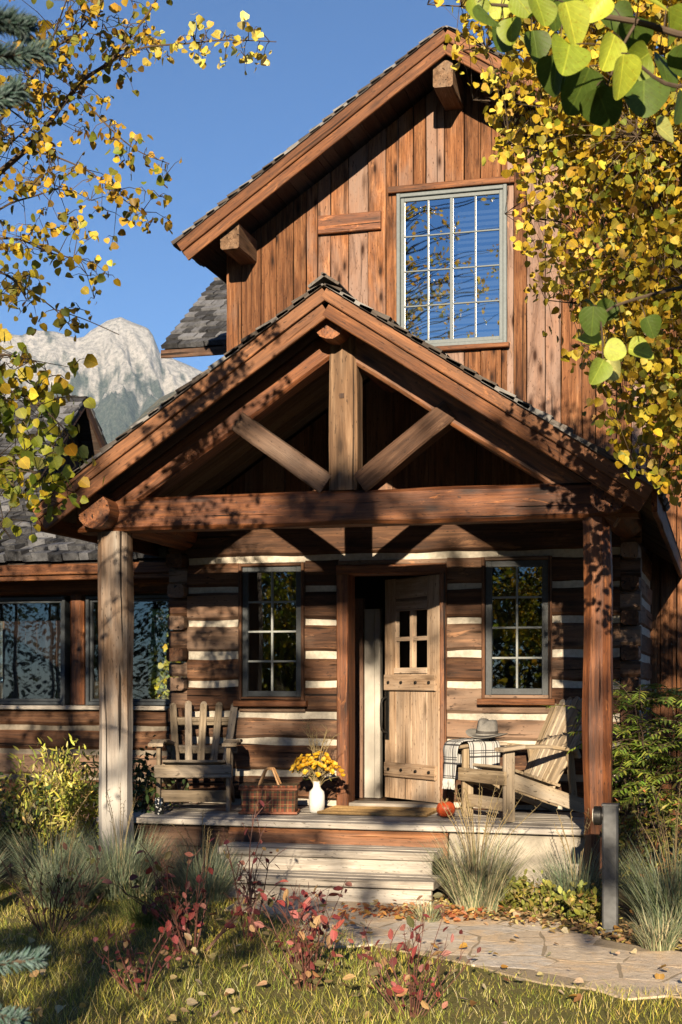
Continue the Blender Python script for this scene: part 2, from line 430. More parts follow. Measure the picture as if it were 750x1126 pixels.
def board_prism(mb, x0, x1, zb, zt0, zt1, yf, yb, tf=None, gapjit=.004):
    off = (random.uniform(0,50), random.uniform(0,50), random.uniform(0,50)); var = random.random()
    j = lambda: random.uniform(-gapjit, gapjit)
    c = .003; n = max(2, int((max(zt0, zt1)-zb)/.35)); vs=[]; gs=[]
    jl = [j() for _ in range(n+1)]; jr = [j() for _ in range(n+1)]
    for i in range(n+1):
        t = i/n; xl, xr = x0+jl[i], x1+jr[i]
        zl = zb+(zt0-zb)*t; zr = zb+(zt1-zb)*t
        dy = .003*mnoise.noise(Vector((off[0], zl*1.3, 0)))
        for (x, y, z) in ((xl+c, yf+dy, zl), (xr-c, yf+dy, zr), (xr, yf+c+dy, zr), (xr, yb, zr), (xl, yb, zl), (xl, yf+c+dy, zl)):
            vs.append((x, y, z)); gs.append((z+off[0], x+off[1], y+off[2]))
    fs = []
    for i in range(n):
        for k in range(6):
            q=(k+1)%6; fs.append((i*6+k, i*6+q, i*6+6+q, i*6+6+k))
    fs.append(tuple(reversed(range(6)))); fs.append(tuple(n*6+k for k in range(6)))
    if tf: vs = [tf(*v) for v in vs]
    mb.add(vs, fs, gs, var)

def board_wall(mb, x0, x1, y, zb, zt, holes=(), wr=(.15,.26), th=.025, tf=None, gap=.004, dj=.006):
    x = x0
    while x < x1-.01:
        w = min(random.uniform(*wr), x1-x)
        if x1-(x+w) < .06: w = x1-x
        a, b = x+gap/2, x+w-gap/2; d = random.uniform(-dj, dj)
        spans = [(zb, None)]
        hs = [h for h in holes if h[0] < b-.01 and h[1] > a+.01]
        parts = []
        if not hs: parts.append((a, b, zb, zt(a), zt(b)))
        else:
            h = hs[0]
            if h[0] > a+.02: parts.append((a, h[0], zb, zt(a), zt(h[0])))
            if h[1] < b-.02: parts.append((h[1], b, zb, zt(h[1]), zt(b)))
            aa, bb = max(a, h[0]), min(b, h[1])
            if h[2] > zb: parts.append((aa, bb, zb, h[2], h[2]))
            parts.append((aa, bb, h[3], zt(aa), zt(bb)))
        for (p0, p1, q0, t0, t1) in parts:
            if min(t0, t1) > q0+.01: board_prism(mb, p0, p1, q0, t0, t1, y-th+d, y, tf)
        x += w

def shingles(mb, o, u, v, wd, ln, expo=.15, wr=(.09,.2), th=.016, lift=.02):
    o, u, v = Vector(o), Vector(u).normalized(), Vector(v).normalized(); nn = u.cross(v)
    if nn.z < 0: nn = -nn
    rows = int(ln/expo)+1
    for r in range(rows):
        x = -random.uniform(0, .1)
        while x < wd:
            w = random.uniform(*wr); a = max(x+.003, 0); b = min(x+w-.003, wd); x += w
            if b-a < .02: continue
            y0 = r*expo + random.uniform(-.018, .018); y1 = min(r*expo+expo*1.7, ln)
            if y1-y0 < .03: continue
            t = th*random.uniform(.7, 1.5); l0 = lift*random.uniform(.7, 1.4); off = random.uniform(0, 40)
            vs=[]; gs=[]
            for (yy, base) in ((y0, l0*.25), (y1, 0.0)):
                for (xx, hh) in ((a, base), (b, base), (b, base+t+(l0 if yy == y0 else 0)), (a, base+t+(l0 if yy == y0 else 0))):
                    vs.append(o+u*xx+v*yy+nn*hh); gs.append((yy+off, xx+off, hh))
            mb.add(vs, [(0,1,2,3), (7,6,5,4), (0,4,5,1), (1,5,6,2), (2,6,7,3), (3,7,4,0)], gs, random.random())

def slab(mb, o, u, v, wd, ln, th, along='v', wr=(.14,.2), var=None):
    """roof boarding: boards side by side; underside is what shows"""
    o, u, v = Vector(o), Vector(u).normalized(), Vector(v).normalized(); nn = u.cross(v).normalized()
    if nn.z < 0: nn = -nn
    if along == 'v': A, Bv, la, lb = v, u, ln, wd
    else: A, Bv, la, lb = u, v, wd, ln
    x = 0
    while x < lb-.005:
        w = min(random.uniform(*wr), lb-x)
        c = o + Bv*(x+w/2) - nn*(th/2)
        beam(mb, c, c+A*la, w-.005, th+random.uniform(-.003,.003), up=nn, ch=.003, seg=2); x += w

def window(name, x0, x1, z0, z1, y, cols, rows, frame_m, sash_m, munt_m, glass_m, casing=.05, sash=.045, munt=.018, sill=True, label=None, thick_mid=0.0, depth=.11, casing_m=None):
    mb = MB(); cm = casing_m or frame_m
    f = casing
    box(mb, x0, x0+f, y-.03, y+depth, z0, z1, 2, ch=.006); box(mb, x1-f, x1, y-.03, y+depth, z0, z1, 2, ch=.006)
    box(mb, x0+f, x1-f, y-.027, y+depth, z1-f, z1, 0, ch=.006); box(mb, x0+f, x1-f, y-.027, y+depth, z0, z0+f, 0, ch=.006)
    w = mb.build(name, cm, H)
    if label: w['label'] = label
    a0, a1, b0, b1 = x0+f+.002, x1-f-.002, z0+f+.002, z1-f-.002
    mb = MB(); s = sash
    box(mb, a0, a0+s, y, y+.045, b0, b1, 2, ch=.004); box(mb, a1-s, a1, y, y+.045, b0, b1, 2, ch=.004)
    box(mb, a0+s, a1-s, y+.002, y+.043, b1-s, b1, 0, ch=.004); box(mb, a0+s, a1-s, y+.002, y+.043, b0, b0+s, 0, ch=.004)
    mb.build('sash', sash_m, w)
    mb = MB(); g0, g1, h0, h1 = a0+s, a1-s, b0+s, b1-s
    for i in range(1, cols):
        xx = g0+(g1-g0)*i/cols; m_ = thick_mid if (thick_mid and i*2 == cols) else munt
        box(mb, xx-m_/2, xx+m_/2, y+.006, y+.036, h0, h1, 2, ch=.003)
    for i in range(1, rows):
        zz = h0+(h1-h0)*i/rows
        box(mb, g0, g1, y+.009, y+.033, zz-munt/2, zz+munt/2, 0, ch=.003)
    mb.build('muntins', munt_m, w)
    mb = MB(); mb.add([(g0,y+.021,h0),(g1,y+.021,h0),(g1,y+.021,h1),(g0,y+.021,h1)], [(0,1,2,3)])
    mb.build('pane', glass_m, w)
    if sill:
        mb = MB(); box(mb, x0-.03, x1+.03, y-.075, y+depth, z0-.055, z0-.003, 0, ch=.006, jit=.003); mb.build('sill', M['fascia'], w)
    return w

# ---------------------------------------------- lower log walls
CZ = [.52, .775, 1.05, 1.285, 1.555, 1.815, 2.10, 2.385, 2.655]
WL = (-1.41, -.807, 1.416, 2.618); WR = (.753, 1.341, 1.438, 2.626); DR = (-.506, .451, .50, 2.585)
openings = [WL, WR, DR]
XL, XR = -1.90, 1.90
mb = MB(); cb = MB(); EB = {-1: MB(), 1: MB()}
edges = [.25]+CZ+[2.97]
for i in range(len(edges)-1):
    a = edges[i]+.030*random.uniform(.7,1.3); b = edges[i+1]-.030*random.uniform(.7,1.3)
    if i == 0: a = .25
    if i == len(edges)-2: b = 2.97
    yj = random.uniform(-.018, .012)
    log_course(mb, XL, XR, a, b, yj, .19, openings)
    # crossing log ends at both corners
    for (s, xa, xb) in ((-1, XL-.175, XL-.003), (1, XR+.003, XR+.165)):
        beam(EB[s], (xa if s<0 else xb, .085+yj, (a+b)/2), (XL if s<0 else XR, .085+yj, (a+b)/2), .17, (b-a)*.70, jit=.01, ch=.03, seg=2)
    z = edges[i+1]
    if i < len(edges)-2:
        for s, xa, xb in ((-1, XL-.165, XL-.01), (1, XR+.01, XR+.155)):
            beam(EB[s], ((xa+xb)/2, -.07+random.uniform(-.03,.03), z), ((xa+xb)/2, .25, z), xb-xa, .12, jit=.008, ch=.02, seg=2)
        log_course(cb, XL+.004, XR-.004, z-.06, z+.06, .030, .15, openings, jit=.010, ch=.012)
wall = mb.build('log_wall', M['log'], H)
cb.build('chinking', M['chink'], wall)
for s_ in (-1, 1): EB[s_].build('log_corner', M['log'], wall)
# side walls of the log room (right one shows as receding courses)
for sx in (-1, 1):
    mb = MB(); cb = MB()
    X = XR+.03 if sx > 0 else XL-.03
    for i in range(len(edges)-1):
        a = edges[i]+.03; b = edges[i+1]-.03
        beam(mb, (X-sx*.08, .27, (a+b)/2), (X-sx*.08, 4.45, (a+b)/2), .2, b-a, jit=.012, ch=.03, seg=16)
        if i < len(edges)-2:
            z = edges[i+1]; beam(cb, (X-sx*.075, .26, z), (X-sx*.075, 4.45, z), .15, .10, jit=.006, ch=.01, seg=8)
    wall = mb.build('side_wall', M['log'], H); cb.build('chinking', M['chink'], wall)
# gable boarding above the top log
RX, RZ, RM = -.05, 4.44, .663
mb = MB()
board_wall(mb, -1.95, 1.90, .10, 2.93, lambda x: RZ-.13-RM*abs(x-RX), wr=(.14,.24))
mb.build('gable_boarding', M['gable'], H)

# room behind the windows and the door
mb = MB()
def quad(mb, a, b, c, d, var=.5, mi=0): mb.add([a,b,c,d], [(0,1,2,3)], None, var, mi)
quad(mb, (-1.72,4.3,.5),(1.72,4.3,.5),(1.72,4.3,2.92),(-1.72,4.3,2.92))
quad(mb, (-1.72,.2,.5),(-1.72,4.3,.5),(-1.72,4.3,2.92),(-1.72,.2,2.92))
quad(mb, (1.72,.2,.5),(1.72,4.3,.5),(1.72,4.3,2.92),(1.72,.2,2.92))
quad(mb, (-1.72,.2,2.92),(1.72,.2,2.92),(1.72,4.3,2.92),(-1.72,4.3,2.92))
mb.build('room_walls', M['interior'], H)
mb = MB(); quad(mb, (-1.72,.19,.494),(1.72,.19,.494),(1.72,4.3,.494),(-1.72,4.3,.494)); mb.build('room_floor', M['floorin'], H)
mb = MB()
box(mb, -.502, -.402, .92, 1.0, .5, 2.25, 2, ch=.006); box(mb, -.40, -.345, .90, 1.0, .5, 2.25, 2, ch=.006)
mb.build('hall_trim', M['pale'], H)
mb = MB(); box(mb, -.60, -.51, .9, 1.0, .5, 2.35, 2, ch=.006); mb.build('hall_post', M['gable'], H)

# windows of the log room
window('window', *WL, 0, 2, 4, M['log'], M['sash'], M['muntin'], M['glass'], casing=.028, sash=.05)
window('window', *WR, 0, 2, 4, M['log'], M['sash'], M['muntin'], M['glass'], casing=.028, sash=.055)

# ---------------------------------------------- door
mb = MB()
beam(mb, (-.452,.06,.5), (-.452,.06,2.50), .108, .24, up=(0,1,0), jit=.004, ch=.01)
beam(mb, (.425,.06,.5), (.425,.06,2.50), .050, .24, up=(0,1,0), jit=.003, ch=.008)
beam(mb, (-.506,.06,2.54), (.451,.06,2.54), .24, .08, jit=.003, ch=.008)
df = mb.build('door_frame', M['timber'], H)
mb = MB(); box(mb, -.395, .397, -.05, .2, .502, .535, 0, ch=.006); mb.build('threshold', M['deck'], df)
DA = R(41); cD, sD = math.cos(DA), math.sin(DA); HGX, HGY, DZ = .398, .02, .545
def dpt(u, n, z): return (HGX - cD*u - sD*n, HGY + sD*u - cD*n, z)
def dbox(mb, u0, u1, n0, n1, z0, z1, axis, **k):
    nv = (-sD, -cD, 0); um, nm, zm = (u0+u1)/2, (n0+n1)/2, (z0+z1)/2
    if axis == 'z': beam(mb, dpt(um,nm,z0), dpt(um,nm,z1), u1-u0, n1-n0, up=nv, **k)
    else: beam(mb, dpt(u0,nm,zm), dpt(u1,nm,zm), n1-n0, z1-z0, **k)
DWD, DTOP = .79, 2.49
OP = (.17, .62, 1.70, 2.20)     # glazed opening u0,u1,z0,z1
mb = MB()
for u0, u1 in ((.0,.17),(.62,DWD)): dbox(mb, u0+.001, u1-.001, -.022, .022, DZ, DTOP, 'z', ch=.004, seg=8, jit=.001)
for u0, u1 in ((.17,.395),(.395,.62)): dbox(mb, u0+.001, u1-.001, -.022, .022, DZ, OP[2], 'z', ch=.004, seg=6, jit=.001)
dbox(mb, .171, .619, -.0215, .0215, OP[3], DTOP, 'u', ch=.004)
door = mb.build('front_door', M['door'], H); door['label'] = 'pale plank front door standing open inward'
mb = MB()
dbox(mb, .375, .415, -.016, .024, OP[2]+.001, OP[3]-.001, 'z', ch=.003); dbox(mb, .175, .615, -.013, .021, 1.935, 1.972, 'u', ch=.003)
dbox(mb, .16, .63, .0225, .036, OP[2]-.05, OP[2]-.001, 'u', ch=.003)
mb.build('glazing_bars', M['door'], door)
mb = MB(); mb.add([dpt(.17,0,OP[2]),dpt(.62,0,OP[2]),dpt(.62,0,OP[3]),dpt(.17,0,OP[3])], [(0,1,2,3)]); mb.build('pane', M['glass'], door)
for (z0, z1) in ((1.50,1.64),(.735,.86)):
    mb = MB(); dbox(mb, .03, DWD-.03, .0225, .052, z0, z1, 'u', ch=.006, jit=.002); mb.build('batten', M['door'], door)
mb = MB()
for zc in (1.57, .80):
    for uu in (.10, .29, .50, .69):
        p = Vector(dpt(uu, .05, zc)); q = Vector(dpt(uu, .066, zc)); mb = MB(); tube(mb, [p, q], [.016,.012], 8); mb.build('bolt', M['iron'], door)
mb = MB()
tube(mb, smooth_path([dpt(.745,.02,1.44), dpt(.745,.085,1.41), dpt(.745,.095,1.28), dpt(.745,.085,1.15), dpt(.745,.02,1.12)], 5), .011, 8)
dbox(mb, .715, .775, .0225, .030, 1.06, 1.52, 'z', ch=.003)
mb.build('handle', M['iron'], door)

# ---------------------------------------------- porch deck and steps
mb = MB(); y = -1.42
while y < -.06:
    w = random.uniform(.13,.16); box(mb, -2.12, 1.86, y, min(y+w-.006,-.055), .455, .50+random.uniform(-.003,.003), 0, jit=.003, ch=.006); y += w
deck = mb.build('porch_deck', M['deck'], H)
mb = MB(); beam(mb, (-1.02,-1.33,.345), (.72,-1.33,.345), .12, .20, jit=.012, ch=.03); deck_beam = mb.build('rim_log', M['timber'], deck)
mb = MB(); box(mb, -2.1, -1.03, -1.36, -1.28, .02, .45, 0, jit=.006, ch=.01); box(mb, -2.1,-2.02,-1.27,-.05,.02,.45,1, jit=.006); mb.build('skirt_board', M['brace'], deck)
mb = MB(); box(mb, .73, 1.86, -1.37, -1.2, -.05, .448, 0, jit=.012, ch=.02, seg=10); box(mb, 1.74, 1.86, -1.19, -.05, -.05, .445, 1, jit=.01); mb.build('foundation_stone', M['stone'], deck)
for (zt, y0, y1, x0, x1) in ((.335,-1.77,-1.40,-.97,.69), (.175,-2.13,-1.75,-.99,.76)):
    mb = MB(); n = 3; dy = (y1-y0)/n
    for i in range(n): box(mb, x0, x1, y0+i*dy+.003, y0+(i+1)*dy-.003, zt-.06, zt+random.uniform(-.003,.002), 0, jit=.004, ch=.008)
    st = mb.build('step', M['deck'], H)
    mb = MB(); box(mb, x0+.02, x1-.02, y0+.03, y0+.075, 0.0, zt-.063, 0, jit=.004, ch=.006); mb.build('riser', M['deck'], st)

# ---------------------------------------------- porch timber frame
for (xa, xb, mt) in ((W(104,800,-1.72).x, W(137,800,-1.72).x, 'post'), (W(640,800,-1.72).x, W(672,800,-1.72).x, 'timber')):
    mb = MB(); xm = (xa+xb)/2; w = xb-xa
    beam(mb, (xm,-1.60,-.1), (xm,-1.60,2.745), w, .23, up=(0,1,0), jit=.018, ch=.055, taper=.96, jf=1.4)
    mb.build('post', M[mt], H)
mb = MB(); beam(mb, (-2.15,-1.60,2.872), (2.14,-1.60,2.872), .24, .258, jit=.014, ch=.028, jf=1.5); mb.build('tie_beam', M['timber'], H)
mb = MB(); beam(mb, (-.008,-1.615,3.0), (-.008,-1.615,4.13), .215, .21, up=(0,1,0), jit=.012, ch=.02); mb.build('king_post', M['greypost'], H)
mb = MB(); box(mb, -.028, .006, -1.726, -1.70, 3.68, 3.715, 2, ch=.002); mb.build('mortise_patch', M['darkboard'], H)  # dark patch standing in for the shaded hollow of an open mortise
def roofz(x, d): return RZ - RM*abs(x-RX) - d
for sx in (-1, 1):
    mb = MB(); x0 = -.06+sx*.02; x1 = sx*2.02
    beam(mb, (x0,-1.60,roofz(x0,.30)), (x1,-1.60,roofz(x1,.30)), .21, .205, up=(0,0,1), jit=.012, ch=.022, jf=1.5); mb.build('rafter', M['timber'], H)
mb = MB(); beam(mb, (-.135,-1.63,3.045), (-.835,-1.63,3.55), .19, .155, jit=.008, ch=.014); mb.build('brace', M['brace'], H)
mb = MB(); beam(mb, (.12,-1.63,3.045), (.80,-1.63,3.56), .19, .165, jit=.008, ch=.014); mb.build('brace', M['brace'], H)
mb = MB(); tube(mb, [(RX,yy,4.19) for yy in np.linspace(-1.93,.12,12)], .118, 14, jit=.08); mb.build('ridge_log', M['timber'], H)
for xx in (-1.925, 1.95):
    mb = MB(); tube(mb, [(xx,yy,2.885) for yy in np.linspace(-1.90,-.02,12)], .135, 12, jit=.08); mb.build('plate_log', M['timber'], H)
# ---------------------------------------------- porch roof
mb = MB()
e = {}
RUN = 2.30; yF, yB = -2.0, 4.45
for sx in (-1, 1):
    vdir = Vector((-sx, 0, RM)).normalized(); ln = RUN*math.sqrt(1+RM*RM)
    slab(mb, (RX+sx*RUN, yF, RZ-RM*RUN-.03), (0,1,0), vdir, yB-yF, ln-.01, .045, 'v')
proof = mb.build('porch_roof', M['soffit'], H)
mb = MB()
for sx in (-1, 1):
    a0 = Vector((RX,0,RZ)); a1 = Vector((RX+sx*(RUN+.02),0,RZ-RM*(RUN+.02)))
    pu = Vector((sx*RM,0,1)).normalized()
    for (yy, off, h, th) in ((-2.035, .045, .112, .05), (-2.012, .147, .100, .04)):
        p0 = a0 - Vector((0,0,off*math.sqrt(1+RM*RM))) + Vector((sx*.002,yy,0)); p1 = a1 - pu*off + Vector((0,yy,0))
        if sx < 0: p0.y += .0015; p1.y += .0015
        beam(mb, p0, p1, th, h, jit=.005, ch=.006)
mb.build('fascia', M['fascia'], proof)
for sx in (-1, 1):
    mb = MB(); beam(mb, (RX+sx*(RUN+.012), yF+.05, RZ-RM*RUN-.10), (RX+sx*(RUN+.012), yB, RZ-RM*RUN-.10), .04, .15, jit=.004); mb.build('eave_board', M['fascia'], proof)
mb = MB()
for sx in (-1, 1):
    vdir = Vector((-sx, 0, RM)).normalized(); ln = (RUN+.05)*math.sqrt(1+RM*RM)
    shingles(mb, (RX+sx*(RUN+.05), yF-.085, RZ-RM*(RUN+.05)-.015), (0,1,0), vdir, 1.3, ln, .15)
    slab(mb, (RX+sx*(RUN+.04), -.76, RZ-RM*(RUN+.04)+.025), (0,1,0), vdir, 5.2, ln, .03, 'u', (.15,.15))
beam(mb, (RX-.05,yF-.09,RZ+.02), (RX-.05,yB,RZ+.02), .16, .02, up=Vector((-RM,0,1)), jit=.004); beam(mb, (RX+.05,yF-.09,RZ+.026), (RX+.05,yB,RZ+.026), .16, .02, up=Vector((RM,0,1)), jit=.004)
mb.build('shingles', M['shinglebrown'], proof)

# ---------------------------------------------- tall upper storey
TY, TX, TZ, TM = 4.5, -.262, 8.86, .672
UW = (-.995, .31, 5.485, 7.315)
mb = MB()
tz = lambda x: TZ-.16-TM*abs(x-TX)
board_wall(mb, -3.12, 2.62, TY, .08, tz, [UW], wr=(.13,.25), gap=.010, dj=.011)
upw = mb.build('barn_board_wall', M['siding'], H)
mb = MB()
board_wall(mb, 4.52, 10, 0, .2, lambda x: tz(-3.1), tf=lambda x,y,z: (-3.10+y, x, z)); board_wall(mb, 4.52, 10, 0, .2, lambda x: tz(2.6), tf=lambda x,y,z: (2.60-y, x, z))
board_wall(mb, -3.1, 2.6, 10, .2, tz)
mb.build('side_boarding', M['siding'], H)
mb = MB(); beam(mb, (-1.945,TY-.055,7.02), (-1.18,TY-.055,7.02), .055, .215, jit=.006, ch=.008); mb.build('ledger_board', M['timber'], H)
mb = MB(); box(mb, -1.09, .40, TY-.085, TY-.03, 7.325, 7.40, 0, jit=.004); mb.build('window_head', M['fascia'], H)
uw = window('window', *UW, TY-.03, 4, 4, M['uppersash'], M['uppersash'], M['uppermuntin'], M['upperglass'], casing=.045, sash=.045, munt=.017, thick_mid=.038, label='large upper window with slate blue frame and pale muntins')
mb = MB()
for i in range(9): quad(mb, (-.93,TY+.22,5.55+i*.085),(.25,TY+.22,5.55+i*.085),(.25,TY+.26,5.62+i*.085),(-.93,TY+.26,5.62+i*.085))
for i in range(13): quad(mb, (-.32+0*i,TY+.22,6.32+i*.07),(.25,TY+.22,6.32+i*.07),(.25,TY+.26,6.375+i*.07),(-.32,TY+.26,6.375+i*.07))
mb.build('blind', M['curtain'], uw)
mb = MB()
quad(mb, (-1.6,6.6,5.0),(1.0,6.6,5.0),(1.0,6.6,7.6),(-1.6,6.6,7.6)); quad(mb, (-1.6,4.6,5.0),(-1.6,6.6,5.0),(-1.6,6.6,7.6),(-1.6,4.6,7.6)); quad(mb, (1,4.6,5.0),(1,6.6,5.0),(1,6.6,7.6),(1,4.6,7.6))
quad(mb, (-1.6,4.6,7.6),(1,4.6,7.6),(1,6.6,7.6),(-1.6,6.6,7.6)); quad(mb, (-1.6,4.6,5),(1,4.6,5),(1,6.6,5),(-1.6,6.6,5)); mb.build('upper_room', M['interior'], H)
for (x0, x1, z0, z1) in ((-2.96,-2.73,6.63,6.93), (-.43,-.20,8.24,8.54), (2.20,2.43,6.63,6.93)):
    mb = MB(); beam(mb, ((x0+x1)/2, 3.80, (z0+z1)/2), ((x0+x1)/2, 4.6, (z0+z1)/2), x1-x0, z1-z0, jit=.012, ch=.02, seg=4); mb.build('roof_purlin', M['greypost'], H)
TRUN = 3.17; tF, tB = 3.74, 10.5
mb = MB()
for sx in (-1, 1):
    vdir = Vector((-sx,0,TM)).normalized(); ln = TRUN*math.sqrt(1+TM*TM)
    slab(mb, (TX+sx*TRUN, tF, TZ-TM*TRUN-.04), (0,1,0), vdir, tB-tF, ln-.01, .05, 'u', (.18,.24))
uroof = mb.build('upper_roof', M['darkboard'], H)
mb = MB()
for sx in (-1, 1):
    pu = Vector((sx*TM,0,1)).normalized(); a0 = Vector((TX,0,TZ)); a1 = Vector((TX+sx*(TRUN+.03),0,TZ-TM*(TRUN+.03)))
    for (yy, off, h, th) in ((tF-.035, .055, .135, .05), (tF-.008, .18, .12, .04)):
        p0 = a0 - Vector((0,0,off*math.sqrt(1+TM*TM))) + Vector((sx*.002,yy,0)); p1 = a1 - pu*off + Vector((0,yy,0))
        if sx < 0: p0.y += .0015; p1.y += .0015
        beam(mb, p0, p1, th, h, jit=.006, ch=.007)
mb.build('fascia', M['fascia'], uroof)
mb = MB()
for sx in (-1, 1):
    vdir = Vector((-sx,0,TM)).normalized(); ln = (TRUN+.06)*math.sqrt(1+TM*TM)
    shingles(mb, (TX+sx*(TRUN+.06), tF-.085, TZ-TM*(TRUN+.06)-.01), (0,1,0), vdir, 1.0, ln, .17, (.1,.22), .02, .024)
    slab(mb, (TX+sx*(TRUN+.05), tF+.9, TZ-TM*(TRUN+.05)+.03), (0,1,0), vdir, tB-tF-.9, ln, .03, 'u', (.17,.17))
mb.build('shingles', M['shinglebrown'], uroof)

# ---------------------------------------------- rear wing roof left of the upper storey
A0 = W(178,386,6.0)
mb = MB(); rs = .70; ln = 2.6
vv = Vector((0,1,rs)).normalized()
shingles(mb, (A0.x, A0.y, A0.z+.02), (1,0,0), vv, -3.14-A0.x, ln, .21, (.1,.25), .024, .038)
rr = mb.build('rear_roof', M['shingle'], H)
mb = MB(); slab(mb, (A0.x+.01, A0.y+.02, A0.z+.0), (1,0,0), vv, -3.14-A0.x, ln, .06, 'u', (.2,.25)); beam(mb, (A0.x,A0.y-.02,A0.z-.05), (-3.14,A0.y-.02,A0.z-.05), .035, .11, jit=.004)
mb.build('eave_board', M['brace'], rr)
mb = MB(); board_wall(mb, A0.x+.75, -3.13, 6.5, .2, lambda x: A0.z+.25); mb.build('rear_wall', M['siding'], H)

# ---------------------------------------------- left wing with the picture windows
WY = 1.0
wins = [(-7.2,-5.45), (-5.28,-3.545), (-3.365,-2.13)]
mb = MB(); cb = MB()
z = .1
for zz in (.37,.62,.88,1.12,1.32):
    beam(mb, (-8.2,WY+.09,(z+zz)/2), (-2.10,WY+.09,(z+zz)/2), .19, zz-z-.05, jit=.012, ch=.03); 
    if zz < 1.3: beam(cb, (-8.2,WY+.09,zz), (-2.10,WY+.09,zz), .13, .09, jit=.005, seg=10)
    z = zz
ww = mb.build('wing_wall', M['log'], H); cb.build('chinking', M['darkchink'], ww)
mb = MB(); beam(mb, (-8.2,WY+.08,2.535), (-2.10,WY+.08,2.535), .22, .20, jit=.012, ch=.03); mb.build('wing_lintel', M['timber'], H)
for x in (-7.3,-5.365,-3.455,-2.10):
    mb = MB(); beam(mb, (x,WY+.09,1.35), (x,WY+.09,2.435), .155, .2, up=(0,1,0), jit=.012, ch=.03); mb.build('mullion_log', M['timber'], H)
for (a, b) in wins: window('picture_window', a+.02, b-.02, 1.345, 2.42, WY, 1, 1, M['sash'], M['sash'], M['sash'], M['glass'], casing=.035, sash=.025, sill=False)
mb = MB(); box(mb, -8.2, -2.1, WY-.06, WY+.1, 1.30, 1.34, 0, jit=.004); mb.build('wing_sill', M['deck'], H)
BW = (-3.80,-2.95,1.357,2.425)
mb = MB(); YB_ = 3.6
def qx(x0,x1,z0,z1): quad(mb, (x0,YB_,z0),(x1,YB_,z0),(x1,YB_,z1),(x0,YB_,z1))
qx(-8.2,-6.2,.3,2.6); qx(-4.9,BW[0],.3,2.6); qx(BW[1],-2.0,.3,2.6); qx(-6.2,-4.9,.3,1.1); qx(-6.2,-4.9,2.3,2.6); qx(BW[0],BW[1],.3,BW[2]); qx(BW[0],BW[1],BW[3],2.6)
quad(mb, (-8.2,1.2,.3),(-2.0,1.2,.3),(-2.0,3.6,.3),(-8.2,3.6,.3)); quad(mb, (-8.2,1.2,2.6),(-2.0,1.2,2.6),(-2.0,3.6,2.6),(-8.2,3.6,2.6))
quad(mb, (-8.2,1.2,.3),(-8.2,3.6,.3),(-8.2,3.6,2.6),(-8.2,1.2,2.6)); quad(mb, (-2.08,1.2,.3),(-2.08,3.6,.3),(-2.08,3.6,2.6),(-2.08,1.2,2.6))
mb.build('wing_room', M['interior'], H)
mb = MB(); box(mb, BW[0]-.06, BW[0], YB_-.06, YB_+.06, BW[2], BW[3], 2); box(mb, BW[0]-.06, BW[1], YB_-.058, YB_+.058, BW[2]-.06, BW[2]-.002, 0); box(mb, BW[0]-.06, BW[1], YB_-.058, YB_+.058, BW[3]+.002, BW[3]+.06, 0)
mb.build('garden_window', M['siding'], H)
ws = .46; vv = Vector((0,1,ws)).normalized(); y0 = .45; z0 = 2.70; ln = 2.25
mb = MB(); slab(mb, (-8.4,y0+.01,z0-.01), (1,0,0), vv, 6.38, ln, .05, 'u', (.2,.25))
v2 = Vector((0,-1,ws)).normalized(); yb = y0+2*ln*vv.y
slab(mb, (-8.4,yb,z0-.01), (1,0,0), v2, 6.38, ln, .05, 'u', (.2,.25))
wr_ = mb.build('wing_roof', M['darkboard'], H)
mb = MB(); shingles(mb, (-8.4,y0-.03,z0+.01), (1,0,0), vv, 6.40, ln+.05, .19, (.09,.22), .024, .05); mb.build('shingles', M['shingle'], wr_)
mb = MB(); beam(mb, (-8.4,y0-.02,z0-.06), (-2.0,y0-.02,z0-.06), .035, .10, jit=.004); beam(mb, (-8.4,y0+.012,z0-.135), (-2.0,y0+.012,z0-.135), .03, .05, jit=.003); mb.build('eave_board', M['fascia'], wr_)

# ================================================================== neighbouring cabin behind the wing
AP = W(92,437,9.0); nx = AP.x; nz = AP.z; ns = .86; hr = 2.3
nb = empty('neighbouring_cabin', (nx-2, 9.0, 0), 0, 'dark boarded cabin gable with grey shingle roof behind the left wing', 'cabin')
def rel(o): o.location = (-(nx-2), -9.0, 0); return o
mb = MB(); board_wall(mb, 9-hr+.3, 9+hr-.3, 0, .1, lambda t: nz-.12-ns*abs(t-9), tf=lambda x,y,z: (nx-.35-y, x, z), wr=(.14,.22))
rel(mb.build('boarded_wall', M['darkboard'], nb))
mb = MB(); board_wall(mb, nx-6, nx-.4, 9-hr+.32, .1, lambda t: nz-ns*(hr-.25)-.1); rel(mb.build('front_wall', M['darkboard'], nb))
mb = MB()
for sy in (-1, 1):
    v = Vector((0,-sy,ns)).normalized(); ln = hr*math.sqrt(1+ns*ns)
    slab(mb, (nx-6, 9+sy*hr, nz-ns*hr-.03), (1,0,0), v, 6.0, ln-.01, .06, 'u', (.2,.25))
r_ = rel(mb.build('cabin_roof', M['darkboard'], nb))
mb = MB()
for sy in (-1, 1):
    v = Vector((0,-sy,ns)).normalized(); ln = hr*math.sqrt(1+ns*ns)
    shingles(mb, (nx-6, 9+sy*(hr+.04), nz-ns*(hr+.04)-.01), (1,0,0), v, 6.06, ln+.06, .17, (.1,.22), .02, .03)
s_ = mb.build('shingles', M['shingle'], r_)
mb = MB()
for sy in (-1, 1): beam(mb, (nx+.02, 9+sy*.01, nz-.09), (nx+.02, 9+sy*hr, nz-ns*hr-.09), .04, .14, jit=.004)
mb.build('fascia', M['darkboard'], r_)

